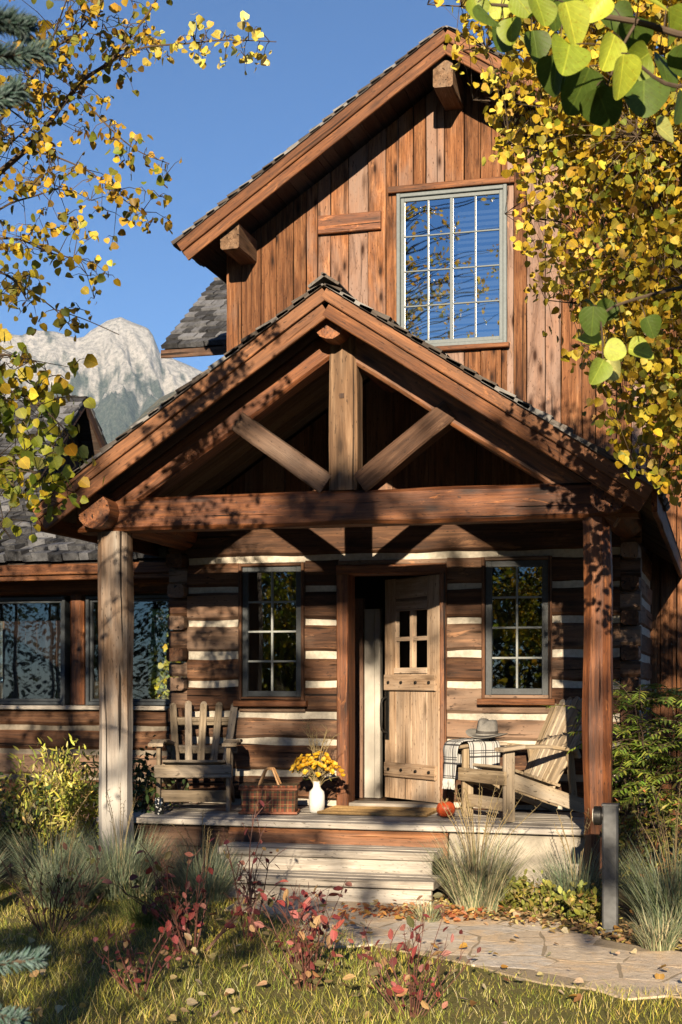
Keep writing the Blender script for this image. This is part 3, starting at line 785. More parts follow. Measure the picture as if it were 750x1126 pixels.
# ================================================================== THINGS ON THE PORCH
def adirondack(name, loc, rz, label, n, slat_w, spread, height, mat, width=.56, lean=.36):
    t = empty(name, loc, rz, label, 'chair', 'weathered wooden porch chairs'); w2 = width/2
    m = M[mat]
    for s in (-1, 1):
        mb = MB(); beam(mb, (s*w2,0,0), (s*w2,0,.555), .034, .095, up=(0,1,0), jit=.003, ch=.005); mb.build('leg', m, t)
        mb = MB(); beam(mb, (s*(w2-.036),-.02,.335), (s*(w2-.036),.86,.045), .030, .115, jit=.003, ch=.005); mb.build('side_rail', m, t)
        mb = MB(); pts = [(s*(w2+.015),-.10,.555),(s*(w2+.02),.10,.575),(s*(w2+.02),.35,.570),(s*(w2-.005),.62,.535)]
        for k in range(3): beam(mb, Vector(pts[k])+Vector((0,-.004 if k else 0,0)), Vector(pts[k+1])+Vector((0,.004,0)), (.125,.13,.105)[k], .028, jit=.003, ch=.006, seg=3)
        mb.build('armrest', m, t)
    mb = MB(); beam(mb, (-w2-.03,-.055,.335), (w2+.03,-.055,.335), .026, .105, jit=.003, ch=.005); mb.build('apron', m, t)
    mb = MB(); beam(mb, (-w2+.02,.0,.125), (w2-.02,.0,.125), .03, .10, jit=.003, ch=.005); mb.build('stretcher', m, t)
    mb = MB()
    for k in range(6):
        yy = -.005+k*.088; beam(mb, (-w2+.03,yy+.036,.405-.027*k), (w2-.03,yy+.036,.405-.027*k), .078, .022, up=(0,.31,1), jit=.002, ch=.005)
    mb.build('seat', m, t)
    b0y, b0z = .47, .24; b1y, b1z = b0y+lean, height
    mb = MB(); tot = (n-1)/2
    for k in range(n):
        q = (k-tot)/max(tot, 1); h = 1-.10*q*q*(1.0 if n > 5 else .2)+random.uniform(-.012,.012)
        p0 = Vector((q*(w2-.09), b0y, b0z)); p1 = Vector((q*(w2-.09)*spread, b0y+(b1y-b0y)*h, b0z+(b1z-b0z)*h))
        d = (p1-p0).normalized(); up = Vector((0, -d.z, d.y))
        beam(mb, p0, p1, slat_w, .022, up=up, jit=.004, ch=.006, seg=6)
        tube(mb, [p1-up*.009-d*.002, p1+up*.009-d*.002], slat_w*.47, 12)
    mb.build('backrest', m, t)
    mb = MB()
    for f_, ww in ((.40,.60),(.78,.5)):
        beam(mb, (-w2*ww*1.75, b0y+lean*f_+.028, b0z+(b1z-b0z)*f_-.01), (w2*ww*1.75, b0y+lean*f_+.028, b0z+(b1z-b0z)*f_-.01), .03, .07, up=(0,-.4,.9), jit=.002, ch=.004)
    mb.build('back_rail', m, t)
    for s in (-1, 1):
        mb = MB(); beam(mb, (s*(w2-.05),.66,.10), (s*(w2-.03),.60,.53), .03, .06, up=(0,1,0), jit=.002, ch=.004); mb.build('arm_support', m, t)
    return t
DK = .502
adirondack('slatted_chair', (-1.53,-.80,DK), R(14), 'grey weathered slatted wooden chair left of the picnic basket, facing the garden', 5, .062, 1.36, .88, 'chair', .58, .26)
adirondack('slatted_chair', (.93,-.80,DK), R(-47), 'pale weathered adirondack chair with hat and plaid throw, right of the open door', 7, .068, 1.28, .93, 'palechair', .58, .40)

# picnic basket
kb = NT('plaid_wicker'); gcv = kb.n('ShaderNodeTexCoord').outputs['Object']
def stripe(k, vec, axis, period, width, off=0.0):
    sp = k.n('ShaderNodeSeparateXYZ'); k.l(vec, sp.inputs[0])
    v = k.math('FRACT', k.math('ADD', k.math('DIVIDE', sp.outputs[axis], period), 10.0+off)); return k.math('LESS_THAN', v, width)
base = kb.mix(kb.noise(gcv, 70, 3), (.17,.045,.025), (.28,.085,.04))
sp = kb.n('ShaderNodeSeparateXYZ'); kb.l(gcv, sp.inputs[0]); xy = kb.n('ShaderNodeCombineXYZ'); kb.l(kb.math('ADD', sp.outputs[0], sp.outputs[1]), xy.inputs[0]); kb.l(sp.outputs[2], xy.inputs[1])
for ax, per, wd_, of, c in ((0,.062,.24,0,(.05,.055,.03)), (1,.062,.24,.2,(.05,.055,.03)), (0,.062,.07,.55,(.40,.30,.12)), (1,.062,.07,.7,(.40,.30,.12))):
    base = kb.mix(kb.math('MULTIPLY', stripe(kb, xy.outputs[0], ax, per, wd_, of), .75), base, c)
wv = kb.math('ADD', kb.math('SINE', kb.math('MULTIPLY', sp.outputs[2], 900.0)), kb.math('SINE', kb.math('MULTIPLY', kb.math('ADD', sp.outputs[0], sp.outputs[1]), 500.0)))
M['plaidwicker'] = kb.done(kb.bsdf(base, .55, wv, .5, .003, .4))
bk = empty('picnic_basket', (-.868,-.80,DK), R(11), 'red and brown plaid picnic basket with tan handles on the porch deck', 'basket')
mb = MB(); bw, bd, bh = .23, .14, .235
vs=[]; n_=6
for i in range(n_+1):
    z = .012+(bh-.03)*i/n_; k_ = .95+.05*i/n_
    for (sx, sy) in ((-1,-1),(1,-1),(1,1),(-1,1)):
        for (cx, cy) in [(.985,.86),(.93,.985)][::(1 if sx*sy > 0 else -1)]:
            vs.append((sx*bw*cx*k_, sy*bd*cy*k_, z))
fs=[]
for i in range(n_):
    for j in range(8): fs.append((i*8+j, i*8+(j+1)%8, i*8+8+(j+1)%8, i*8+8+j))
fs += [tuple(reversed(range(8))), tuple(n_*8+j for j in range(8))]
mb.add(vs, fs); mb.build('body', M['plaidwicker'], bk)
mb = MB(); beam(mb, (-bw-.004,0,bh-.008), (bw+.004,0,bh-.008), bd*2+.008, .022, ch=.008); mb.build('lid', M['plaidwicker'], bk)
mb = MB()
for zz in (.014, bh-.028): 
    for sy in (-1,1): beam(mb, (-bw-.005,sy*(bd+.003),zz), (bw+.005,sy*(bd+.003),zz), .012, .020, ch=.004)
    for sx in (-1,1): beam(mb, (sx*(bw+.003),-bd,zz), (sx*(bw+.003),bd,zz), .012, .0195, ch=.004)
mb.build('trim', M['basketdark'], bk)
for sy in (-1, 1):
    mb = MB(); tube(mb, smooth_path([(-.085,sy*(bd*.55),bh-.01),(-.035,sy*bd*.42,bh+.115),(-.015,sy*bd*.38,bh+.128),(.015,sy*bd*.38,bh+.128),(.035,sy*bd*.42,bh+.115),(.085,sy*bd*.55,bh-.01)], 4), .0095, 8); mb.build('handle', M['leather'], bk)

# vase, flowers, dried stems
VX, VY = -.508, -.66
mb = MB(); lathe(mb, [(.0,.0),(.052,.0),(.060,.012),(.066,.07),(.066,.14),(.060,.175),(.036,.20),(.030,.215),(.030,.245),(.035,.258),(.030,.258),(.026,.245),(.024,.2),(0,.16)], seg=28)
vz = mb.build('vase', M['vase'], None, angle=60); vz.location = (VX,VY,DK); tag(vz, 'white ceramic bottle vase holding yellow flowers beside the door post', 'vase')
fl = empty('yellow_flowers', (VX,VY,DK+.2), 0, 'round bunch of yellow flowers standing in the white vase', 'flowers')
mb = MB(); FP=[]
for i in range(115):
    an = random.uniform(0, 2*math.pi); rr_ = math.sqrt(random.random())*.225; zz = .19 + .09*math.sqrt(max(0,1-(rr_/.215)**2)) + random.uniform(-.05,.03)-.05*(rr_/.215)
    p = Vector((math.cos(an)*rr_, math.sin(an)*rr_*.6, zz)); FP.append(p)
    tube(mb, smooth_path([(random.uniform(-.012,.012),random.uniform(-.012,.012),-.05),(p.x*.3,p.y*.3,zz*.6),p], 3), .0022, 4)
mb.build('stems', M['stalk'], fl)
pos=[]; dr=[]; nm=[]; sz=[]; cl=[]
for p in FP:
    ax = Vector((p.x*1.8+random.uniform(-.3,.3), p.y*1.8-.25, .25+random.random()*.4)).normalized(); s_ = ax.orthogonal().normalized(); u_ = ax.cross(s_)
    c_ = random.choice([(.62,.38,.02),(.55,.30,.015),(.70,.48,.05)])
    for k in range(9):
        an = k*2*math.pi/9+random.uniform(-.2,.2); d_ = (s_*math.cos(an)+u_*math.sin(an)) + ax*random.uniform(.2,.7)
        pos.append(p); dr.append(d_); nm.append(ax); sz.append(random.uniform(.020,.030)); cl.append(c_)
leaves('blossoms', np.array(pos), np.array(dr), np.array(nm), sz, np.array(cl)*(.8+.4*rng.random((len(cl),1))), M['leaf'], fl, 'aspen')
pos=[]; dr=[]; nm=[]; sz=[]
for i in range(60):
    p = random.choice(FP)*random.uniform(.45,.9); pos.append(p); dr.append((random.uniform(-1,1),random.uniform(-1,1),random.uniform(-.4,.6))); nm.append((0,-.3,1)); sz.append(random.uniform(.03,.06))
leaves('leaves', np.array(pos), np.array(dr), np.array(nm), sz, pick([((.06,.09,.02),1),((.12,.11,.03),1)], 60), M['leaf'], fl, 'lance')
ds = empty('dried_stems', (VX,VY,DK+.2), 0, 'thin dried branching seed stems rising above the yellow flowers', 'dried stems')
mb = MB()
for i in range(9):
    tx, ty, tz_ = random.uniform(-.13,.16), random.uniform(-.06,.06), random.uniform(.40,.55); pp = smooth_path([(0,0,-.04),(tx*.25,ty*.25,tz_*.5),(tx,ty,tz_)], 4)
    tube(mb, pp, .0026, 4)
    for k in range(12):
        q = pp[random.randint(5, len(pp)-1)]; tube(mb, [q, q+Vector((random.uniform(-.06,.06),random.uniform(-.04,.04),random.uniform(.01,.06)))], .0012, 3)
mb.build('stems', M['stalk'], ds)
# pumpkin
pk = empty('pumpkin', (.585,-.74,DK), 0, 'small orange red pumpkin on the deck in front of the pale chair', 'pumpkin')
mb = MB(); lathe(mb, [(0,.012),(.03,.0),(.058,.012),(.076,.045),(.078,.072),(.064,.105),(.035,.121),(.012,.113),(0,.110)], seg=48, fn=lambda x,y,z,a: (x*(1-.06*abs(math.cos(5*a))), y*(1-.06*abs(math.cos(5*a))), z)); mb.build('rind', M['pumpkin'], pk, angle=80)
mb = MB(); tube(mb, [(0,0,.108),(.003,0,.125),(.012,-.004,.145)], [.011,.008,.009], 7); mb.build('stalk', M['stalk'], pk)
# candle jar
jr = empty('candle_jar', (-1.70,-1.14,DK), 0, 'small dark glass candle jar on the deck edge before the grey chair', 'jar')
mb = MB(); lathe(mb, [(0,.0),(.036,.0),(.039,.01),(.039,.11),(.034,.125),(.034,.135),(.031,.135),(.031,.03),(0,.03)], seg=24); mb.build('glass', M['jarglass'], jr, angle=50)
mb = MB(); lathe(mb, [(0,.032),(.029,.032),(.029,.07),(0,.07)], seg=16); mb.build('candle', M['candle'], jr)
# door mat
mb = MB(); 
for i in range(24): tube(mb, [(x_,-.78+i*.0235,.5145+random.uniform(-.001,.001)) for x_ in np.linspace(-.47,.44,10)], .0122, 6, jit=.25)
dm = mb.build('door_mat', M['mat'], None); tag(dm, 'straw coloured woven door mat lying before the open door', 'door mat')

# plaid throw over the arm of the right chair, hat on top
kb = NT('plaid_wool'); gcv = kb.attr('gc').outputs['Vector']
base = kb.mix(kb.noise(kb.map(gcv, (90,90,90)), 1, 3), (.27,.268,.262), (.37,.365,.355))
for ax, per, wd_, of, a in ((0,.15,.10,0,.93),(0,.15,.05,.18,.93),(0,.15,.05,.30,.9),(1,.115,.10,0,.88),(1,.115,.05,.2,.85),(1,.115,.04,.33,.8)):
    base = kb.mix(kb.math('MULTIPLY', stripe(kb, gcv, ax, per, wd_, of), a), base, (.022,.022,.026))
M['plaid'] = kb.done(kb.bsdf(base, .95, kb.noise(kb.map(gcv, (220,220,220)), 1, 2), .4, .003, .1))
CH2 = Matrix.Translation((.93,-.80,DK)) @ Matrix.Rotation(R(-47), 4, 'Z')
th = empty('plaid_throw', (.93,-.80,DK), R(-47), 'black and white plaid fringed throw draped over the chair arm', 'blanket')
AXL = -.31
def cloth(mb, prof, w_dir, w, nw, wob=.012, gcoff=(0,0), th_=.006):
    """prof: list of points; extruded along w_dir with folds"""
    pr = smooth_path(prof, 6); wd_ = Vector(w_dir).normalized(); vs=[]; gs=[]; n=len(pr); L=0
    for i, p in enumerate(pr):
        if i: L += (p-pr[i-1]).length
        d = (pr[min(i+1,n-1)]-pr[max(i-1,0)]).normalized(); nn = d.cross(wd_)
        for j in range(nw+1):
            s = (j/nw-.5)*w
            f = wob*math.sin(s*42+L*5+gcoff[0])*min(1, abs(p.z-.58)*6) + .004*mnoise.noise(Vector((s*12,L*10,gcoff[0])))
            vs.append(p+wd_*s*(1-.10*min(1,abs(p.z-.58)*3))+nn*f); gs.append((L+gcoff[0], s+gcoff[1], 0))
    fs=[(i*(nw+1)+j, i*(nw+1)+j+1, (i+1)*(nw+1)+j+1, (i+1)*(nw+1)+j) for i in range(n-1) for j in range(nw)]
    mb.add(vs, fs, gs); return pr, [Vector(vs[(n-1)*(nw+1)+j]) for j in range(nw+1)], [Vector(vs[j]) for j in range(nw+1)]
mb = MB()
_, e1, s1 = cloth(mb, [(AXL-.10,.12,.40),(AXL-.085,.12,.56),(AXL-.03,.12,.604),(AXL+.04,.12,.600),(AXL+.085,.12,.565),(AXL+.10,.11,.46),(AXL+.12,.10,.385),(AXL+.17,.10,.37)], (0,1,0), .30, 16)
_, e2, s2 = cloth(mb, [(AXL,.16,.612),(AXL,.0,.612),(AXL,-.10,.60),(AXL-.01,-.14,.55),(AXL-.02,-.145,.45),(AXL-.02,-.15,.30)], (1,0.1,0), .19, 12, .014, (.3,.2))
tho = mb.build('cloth', M['plaid'], th, angle=180)
md = tho.modifiers.new('thick', 'SOLIDIFY'); md.thickness = .007; md.offset = 0
mb = MB()
for a, b in zip(e2[:-1], e2[1:]):
    for f_ in (0,.33,.66):
        p = a.lerp(b, f_); tube(mb, [p, p+Vector((random.uniform(-.006,.006),random.uniform(-.006,.006),-.04)), p+Vector((random.uniform(-.012,.012),random.uniform(-.012,.012),-.085))], [.0035,.0035,.002], 5)
mb.build('fringe', M['fringe'], th)
ht = empty('felt_hat', CH2 @ Vector((AXL+.01,.19,.632)), R(-20), 'grey felt hat with brim resting on the plaid throw', 'hat')
ht.rotation_euler = (R(4), R(6), R(-20))
mb = MB()
def hatfn(x, y, z, a):
    r = math.hypot(x, y)
    if z > .03: 
        y *= 1.18; z -= .028*math.exp(-(x/.03)**2)*(z > .08)
        if y < -.03: x *= 1-.18*(z/.11)
    else: y *= 1.12; z += (.030*(abs(x)/.16)**2 if r > .1 else 0)
    return x, y, z
lathe(mb, [(.162,.004),(.166,.008),(.162,.012),(.12,.008),(.092,.010),(.086,.022),(.084,.055),(.081,.090),(.077,.120),(.064,.140),(.036,.148),(.0,.146)], seg=48, fn=hatfn); lathe(mb, [(.158,.003),(.12,-.002),(.06,-.002),(0,-.002)], seg=48, fn=hatfn)
mb.build('felt', M['hat'], ht, angle=70)
mb = MB(); lathe(mb, [(.0885,.031),(.0865,.052)], seg=48, fn=lambda x,y,z,a: hatfn(x,y,z+.002,a)); mb.build('ribbon', M['hatband'], ht, angle=70)

# ================================================================== path light
bl = empty('path_light', (2.03,-2.80,0), 0, 'grey metal garden path light on a square post at right', 'garden light')
mb = MB(); beam(mb, (0,0,-.05), (0,0,.80), .098, .098, up=(0,1,0), ch=.010); mb.build('post', M['lampmetal'], bl)
mb = MB(); beam(mb, (0,0,.8005), (0,0,.812), .106, .106, up=(0,1,0), ch=.004); mb.build('cap', M['lampmetal'], bl)
mb = MB(); beam(mb, (0,0,.0), (0,0,.03), .14, .14, up=(0,1,0), ch=.006); mb.build('base_plate', M['lampmetal'], bl)
mb = MB(); tube(mb, [(.03,0,.735),(-.052,0,.735),(-.058,0,.735),(-.10,0,.735),(-.104,0,.735)], [.048,.048,.060,.060,.054], 24); mb.build('lamp_head', M['iron'], bl)
mb = MB(); lathe(mb, [(0,0),(.045,0),(.045,.004),(0,.004)], seg=20); ob = mb.build('lens', M['candle'], bl); ob.rotation_euler = (0,R(-90),0); ob.location = (-.1045,0,.735)

# ================================================================== GROUND, PATH, LAWN
k = NT('soil'); tc = k.n('ShaderNodeTexCoord').outputs['Object']
n1 = k.noise(tc, 1.1, 5, .6); n2 = k.noise(tc, 26, 5, .7)
c = k.mix(n2, (.035,.025,.015), (.13,.095,.055)); c = k.mix(k.ramp(n1, [(.5,0),(.7,.5)]), c, (.085,.08,.03))
far = k.mix(k.noise(tc, .02, 4), (.05,.05,.025), (.11,.095,.05)); c = k.mix(.25, c, far)
M['soil'] = k.done(k.bsdf(c, .95, n2, .6, .03, .1))
mb = MB(); quad(mb, (-3000,-70,0),(3000,-70,0),(3000,4200,0),(-3000,4200,0)); tag(mb.build('ground', M['soil']), kind='structure')
k = NT('thatch'); tc = k.n('ShaderNodeTexCoord').outputs['Object']; na = k.noise(tc, 45, 5, .75); nb_ = k.noise(tc, 2.2, 4, .6)
c = k.mix(na, (.06,.055,.02), (.26,.22,.10)); c = k.mix(k.ramp(nb_, [(.4,0),(.65,.6)]), c, (.12,.13,.03)); M['thatch'] = k.done(k.bsdf(c, .95, na, 1.0, .03, .1))
mb = MB(); mb.add([(-6,-9.5,.004),(7,-9.5,.004),(7,-4.75,.004),(2.2,-4.35,.004),(.7,-3.6,.004),(.2,-2.5,.004),(-1.3,-2.1,.004),(-6,-1.3,.004)], [tuple(range(8))]); tag(mb.build('lawn', M['thatch']), kind='structure')

k = NT('flagstone'); tc = k.n('ShaderNodeTexCoord').outputs['Object']; va = k.attr('var').outputs['Fac']
c = k.ramp(va, [(0,(.54,.44,.33)),(.3,(.64,.55,.44)),(.55,(.56,.51,.45)),(.8,(.64,.48,.32)),(1,(.48,.43,.37))])
fine = k.noise(tc, 14, 7, .72); med = k.noise(tc, 3.2, 6, .7, 1.0); spk = k.noise(tc, 60, 3, .7)
c = k.mix(k.ramp(fine, [(.35,.5),(.65,0)]), c, (.27,.215,.155)); c = k.mix(k.ramp(med, [(.5,0),(.62,.6)]), c, (.60,.42,.24)); c = k.mix(k.ramp(med, [(.34,.5),(.42,0)]), c, (.30,.28,.26))
c = k.mix(k.ramp(spk, [(.32,.5),(.42,0)]), c, (.18,.14,.10))
M['flag'] = k.done(k.bsdf(c, .85, k.math('ADD', fine, k.math('MULTIPLY', med, .6)), .8, .02, .2))
k = NT('sand_joint'); tc = k.n('ShaderNodeTexCoord').outputs['Object']; na = k.noise(tc, 50, 5, .75)
M['sand'] = k.done(k.bsdf(k.mix(na, (.20,.16,.11), (.42,.34,.245)), .95, na, .8, .02, .1))
PFAR = [G(x,y) for x,y in ((500,1001),(530,1008),(600,1021),(680,1039),(750,1051),(860,1066),(1000,1080))]
PNEAR = [G(x,y) for x,y in ((235,975),(280,1003),(350,1028),(430,1046),(500,1059),(600,1084),(680,1093),(750,1098),(860,1105),(1000,1112))]
outl = [Vector((-1.28,-1.95,0)), Vector((.72,-1.95,0))] + PFAR + PNEAR[::-1]
op = []
for i in range(len(outl)):
    p, q = outl[i], outl[(i+1) % len(outl)]; n_ = max(1, int((q-p).length/.12))
    for j in range(n_):
        r_ = p.lerp(q, j/n_); d_ = mnoise.noise_vector(Vector((r_.x*3, r_.y*3, 2)))*.05; op.append(Vector((r_.x+d_.x, r_.y+d_.y, 0)))
import bmesh
bm = bmesh.new(); vt = [bm.verts.new((p.x, p.y, .014)) for p in op]; f_ = bm.faces.new(vt)
if f_.normal.z < 0: f_.normal_flip()
ex = bmesh.ops.extrude_face_region(bm, geom=[f_]); bmesh.ops.translate(bm, verts=[v for v in ex['geom'] if isinstance(v, bmesh.types.BMVert)], vec=(0,0,-.03))
bmesh.ops.recalc_face_normals(bm, faces=bm.faces); bmesh.ops.triangulate(bm, faces=bm.faces)
me = bpy.data.meshes.new('path'); bm.to_mesh(me); bm.free(); me.materials.append(M['flag'])
PX = np.array([[p.x, p.y] for p in op]); me_path = me
def in_path(P):
    x, y = P[:,0], P[:,1]; ins = np.zeros(len(P), bool); n_ = len(PX); j = n_-1
    for i in range(n_):
        xi, yi = PX[i]; xj, yj = PX[j]
        c_ = ((yi > y) != (yj > y)) & (x < (xj-xi)*(y-yi)/(yj-yi+1e-12)+xi); ins ^= c_; j = i
    return ins
def clip_half(poly, mid, nrm):
    out=[]
    for i in range(len(poly)):
        a, b = poly[i], poly[(i+1)%len(poly)]; da, db = (a-mid).dot(nrm), (b-mid).dot(nrm)
        if da <= 0: out.append(a)
        if da*db < 0: out.append(a.lerp(b, da/(da-db)))
    return out
seeds = []
for _ in range(9000):
    q = Vector((random.uniform(-1.6,6.5), random.uniform(-5.6,-1.8)))
    if all((q-r_).length > random.uniform(.20,.44) for r_ in seeds): seeds.append(q)
inp = in_path(np.array([[q.x, q.y] for q in seeds]))
bm = bmesh.new(); lay = bm.verts.layers.float.new('var')
for q, ok in zip(seeds, inp):
    if not ok: continue
    poly = [q+Vector(v_) for v_ in ((-.7,-.7),(.7,-.7),(.7,.7),(-.7,.7))]
    for r_ in seeds:
        d_ = r_-q
        if 1e-6 < d_.length < 1.5 and len(poly) > 2: poly = clip_half(poly, (q+r_)/2-d_.normalized()*random.uniform(.004,.010), d_)
    if len(poly) < 3: continue
    ring = []
    for i in range(len(poly)):
        a, b = poly[i], poly[(i+1)%len(poly)]; m_ = max(1, int((b-a).length/.05))
        for j in range(m_): ring.append(a.lerp(b, j/m_))
    top = random.uniform(.0147,.0156); va = random.random(); tx, ty = 0.0, 0.0; loops=[]
    for sh_, zz in ((1.0,-.01),(1.0,-.0004),(.988,0.0)):
        L_=[]
        for p in ring:
            n_ = mnoise.noise_vector(Vector((p.x*5, p.y*5, va*9)))*.022; pp = q+(p-q)*sh_+Vector((n_.x, n_.y))*(1 if sh_ == 1 else .9)
            z_ = (0.0 if zz < -.009 else top+zz+tx*(pp.x-q.x)+ty*(pp.y-q.y)); v_ = bm.verts.new((pp.x, pp.y, z_)); v_[lay] = va; L_.append(v_)
        loops.append(L_)
    for A_l, B_l in zip(loops[:-1], loops[1:]):
        for i in range(len(ring)): j = (i+1)%len(ring); bm.faces.new((A_l[i], A_l[j], B_l[j], B_l[i]))
    bm.faces.new(loops[-1])
bmesh.ops.recalc_face_normals(bm, faces=bm.faces); me = bpy.data.meshes.new('path'); bm.to_mesh(me); bm.free(); me.materials.append(M['flag']); me.validate()
tag(link(bpy.data.objects.new('path', me)), kind='structure')
me_path.materials.clear(); me_path.materials.append(M['sand']); o = link(bpy.data.objects.new('path_bed', me_path)); tag(o, kind='structure')
def vnoise(P, s, seed=0): return np.array([mnoise.noise(Vector((p[0]*s+seed, p[1]*s, seed*.7))) for p in P])
# lawn
GP = [((.30,.30,.045),4),((.40,.36,.075),3),((.19,.22,.032),2),((.50,.42,.15),2.2),((.52,.44,.23),1.4)]
N = 135000
P = np.c_[rng.uniform(-4.5,5.5,N), rng.uniform(-9.0,-2.0,N)]
keep = ~in_path(P-np.array([[0,.09]])) | (~in_path(P))
front = np.interp(P[:,0], [-4.5,-1.3,.3,.6,2.0,5.5], [-1.2,-2.0,-2.6,-3.65,-4.42,-4.7])
keep &= (P[:,1] < front+vnoise(P, 2.0)*.18); P = P[keep]; P = P[rng.random(len(P)) < .55+.9*np.clip(vnoise(P, 1.7, 3)+.35, 0, 1)]
n = len(P); tall = np.clip(vnoise(P, 1.1, 9)+.5, .2, 1.2)
V, F = ribbons(np.c_[P, np.zeros(n)], rng.uniform(0,6.28,n), (.03+.085*rng.random(n)**1.3)*(.55+.75*tall), .0020+.0022*rng.random(n), .15+.5*rng.random(n), .3+1.3*rng.random(n), 3)
tint = vnoise(P, .9, 20)[:,None]; gc_ = pick(GP, n, .18)*(1+.25*tint*np.array([[1.0,.3,-.3]]))
tag(np_mesh('lawn_grass', V, [F], np.repeat(np.clip(gc_,.005,1), 8, axis=0), M['grass']), 'fine yellow green lawn grass in the foreground', 'grass', kind='stuff')
# fallen leaves on the lawn, the bed and the path
N = 420
P = np.c_[rng.uniform(-3,3.5,N), rng.uniform(-6.6,-2.2,N)]; P = P[(P[:,0] > -.6) | (rng.random(N) < .45)]
n = len(P); onp = in_path(P); zz = np.where(onp, .040, .04+.03*rng.random(n))
nm = np.c_[rng.normal(0,.35,n), rng.normal(-.15,.35,n), np.ones(n)]; an = rng.uniform(0,6.28,n)
leaves('fallen_leaves', np.c_[P, zz], np.c_[np.cos(an), np.sin(an), rng.normal(0,.25,n)], nm, .028+.03*rng.random(n), pick([((.45,.34,.17),3),((.50,.42,.28),3),((.42,.24,.06),2),((.25,.14,.06),2)], n), M['leaf'], None, 'aspen', .3, .5)
tag(bpy.data.objects['fallen_leaves'], 'dry tan and yellow leaves fallen on lawn and path', 'fallen leaves', kind='stuff')
N = 420; P = np.c_[rng.normal(.78,.28,N), rng.normal(-2.55,.14,N)]; an = rng.uniform(0,6.28,N)
o = leaves('leaf_litter', np.c_[P, .02+.04*rng.random(N)], np.c_[np.cos(an), np.sin(an), rng.normal(0,.3,N)], np.c_[rng.normal(0,.5,N), rng.normal(-.3,.5,N), np.ones(N)], .03+.025*rng.random(N), pick([((.38,.16,.06),3),((.45,.24,.09),3),((.30,.08,.04),2),((.5,.38,.2),1)], N), M['leaf'], None, 'oval', .3, .5)
tag(o, 'rusty fallen leaf litter gathered at the foot of the steps', 'leaf litter', kind='stuff')

N = 1500; X_ = rng.uniform(.7,3.6,N); yf_ = np.interp(X_, [.7,.95,1.3,1.9,2.6,3.6], [-2.15,-2.45,-2.62,-3.0,-3.45,-3.9]); P = np.c_[X_, yf_+np.abs(rng.normal(0,.35,N))-.05]; an = rng.uniform(0,6.28,N)
o = leaves('bed_litter', np.c_[P, .008+.04*rng.random(N)], np.c_[np.cos(an), np.sin(an), rng.normal(0,.3,N)], np.c_[rng.normal(0,.5,N), rng.normal(-.3,.5,N), np.ones(N)], .02+.03*rng.random(N), pick([((.36,.27,.13),3),((.28,.17,.08),3),((.42,.36,.10),2),((.20,.13,.07),2),((.45,.38,.24),1)], N), M['leaf'], None, 'oval', .3, .5)
tag(o, 'dry tan leaf litter along the planted bed beside the path', 'leaf litter', kind='stuff')

# ================================================================== GRASS CLUMPS AND SHRUBS
BLUEG = [((.16,.20,.13),4),((.22,.25,.17),3),((.10,.14,.09),2),((.36,.33,.20),1.2)]
STRAW = [((.24,.25,.15),3),((.40,.36,.22),2),((.16,.19,.11),3),((.50,.44,.28),.8)]
DARKG = [((.08,.11,.06),3),((.12,.15,.075),3),((.20,.21,.11),1)]
def tuft(loc, rad, h, n, pal, label, name='grass_clump', plumes=0, group='ornamental grass clumps by the porch'):
    r_ = rad*.28*np.sqrt(rng.random(n)); a = rng.uniform(0,6.28,n)
    base = np.c_[np.cos(a)*r_, np.sin(a)*r_, np.full(n,-.01)]; out = a+rng.normal(0,.6,n)
    V, F = ribbons(base, out, h*(.55+.55*rng.random(n)), .0035+.0035*rng.random(n), .05+.45*rng.random(n), .25+1.0*rng.random(n)**1.4*(rad/h)*1.1, 5)
    cols = np.repeat(pick(pal, n, .15), 12, axis=0)
    o = np_mesh(name, V, [F], cols, M['grass']); o.location = loc
    tag(o, label, 'ornamental grass', group)
    if plumes:
        mb = MB()
        for i in range(plumes):
            an = random.uniform(0,6.28); L_ = h*random.uniform(1.15,1.5); le = random.uniform(.1,.55)
            q = Vector((math.cos(an)*math.sin(le)*L_, math.sin(an)*math.sin(le)*L_, math.cos(le)*L_)); mid = Vector((q.x*.35,q.y*.35,q.z*.58))
            pp = smooth_path([(0,0,0), mid, q], 5); tube(mb, pp, [.0022]*(len(pp)-1)+[.001], 4)
            for kx in range(8):
                s_ = pp[-1].lerp(pp[-5], kx/9); tube(mb, [s_, s_+Vector((random.uniform(-.02,.02),random.uniform(-.02,.02),.015))], .0018, 3)
        mb.build('flower_stalks', M['stalk'], o)
    return o
def g3(px, py): p = G(px, py); return (p.x, p.y, 0)
tuft((1.08,-2.20,0), .50, .62, 900, STRAW, 'large straw tinted grass clump right of the porch steps', plumes=26)
tuft((1.74,-1.98,0), .46, .50, 700, BLUEG, 'blue green grass clump against the foundation behind the path light', plumes=8)
tuft((2.42,-2.75,0), .55, .66, 900, [(c_, w_) for c_, w_ in DARKG]+BLUEG[:2], 'tall grey green grass clump right of the path light', plumes=10)
tuft((2.75,-2.0,0), .5, .62, 600, STRAW, 'pale grass clump at the right edge behind others', plumes=8)
tuft((-1.55,-2.25,0), .72, .60, 1500, BLUEG, 'broad blue grey grass clump in front of the left post', plumes=6)
tuft((-2.25,-1.95,0), .6, .55, 1000, BLUEG, 'blue grey grass clump left of the left post', plumes=5)
tuft((-1.02,-1.95,0), .46, .46, 700, BLUEG, 'small blue grey grass clump beside the left end of the steps', plumes=4)
tuft((-1.75,-2.75,0), .6, .46, 1000, BLUEG, 'low front blue grey grass clump before the left post', plumes=3)
tuft((-.85,-2.35,0), .48, .42, 700, BLUEG, 'front blue grey grass clump at the left foot of the steps', plumes=3)
tuft((-2.6,-2.6,0), .55, .48, 800, BLUEG, 'blue grey grass clump in front at the left edge', plumes=3)
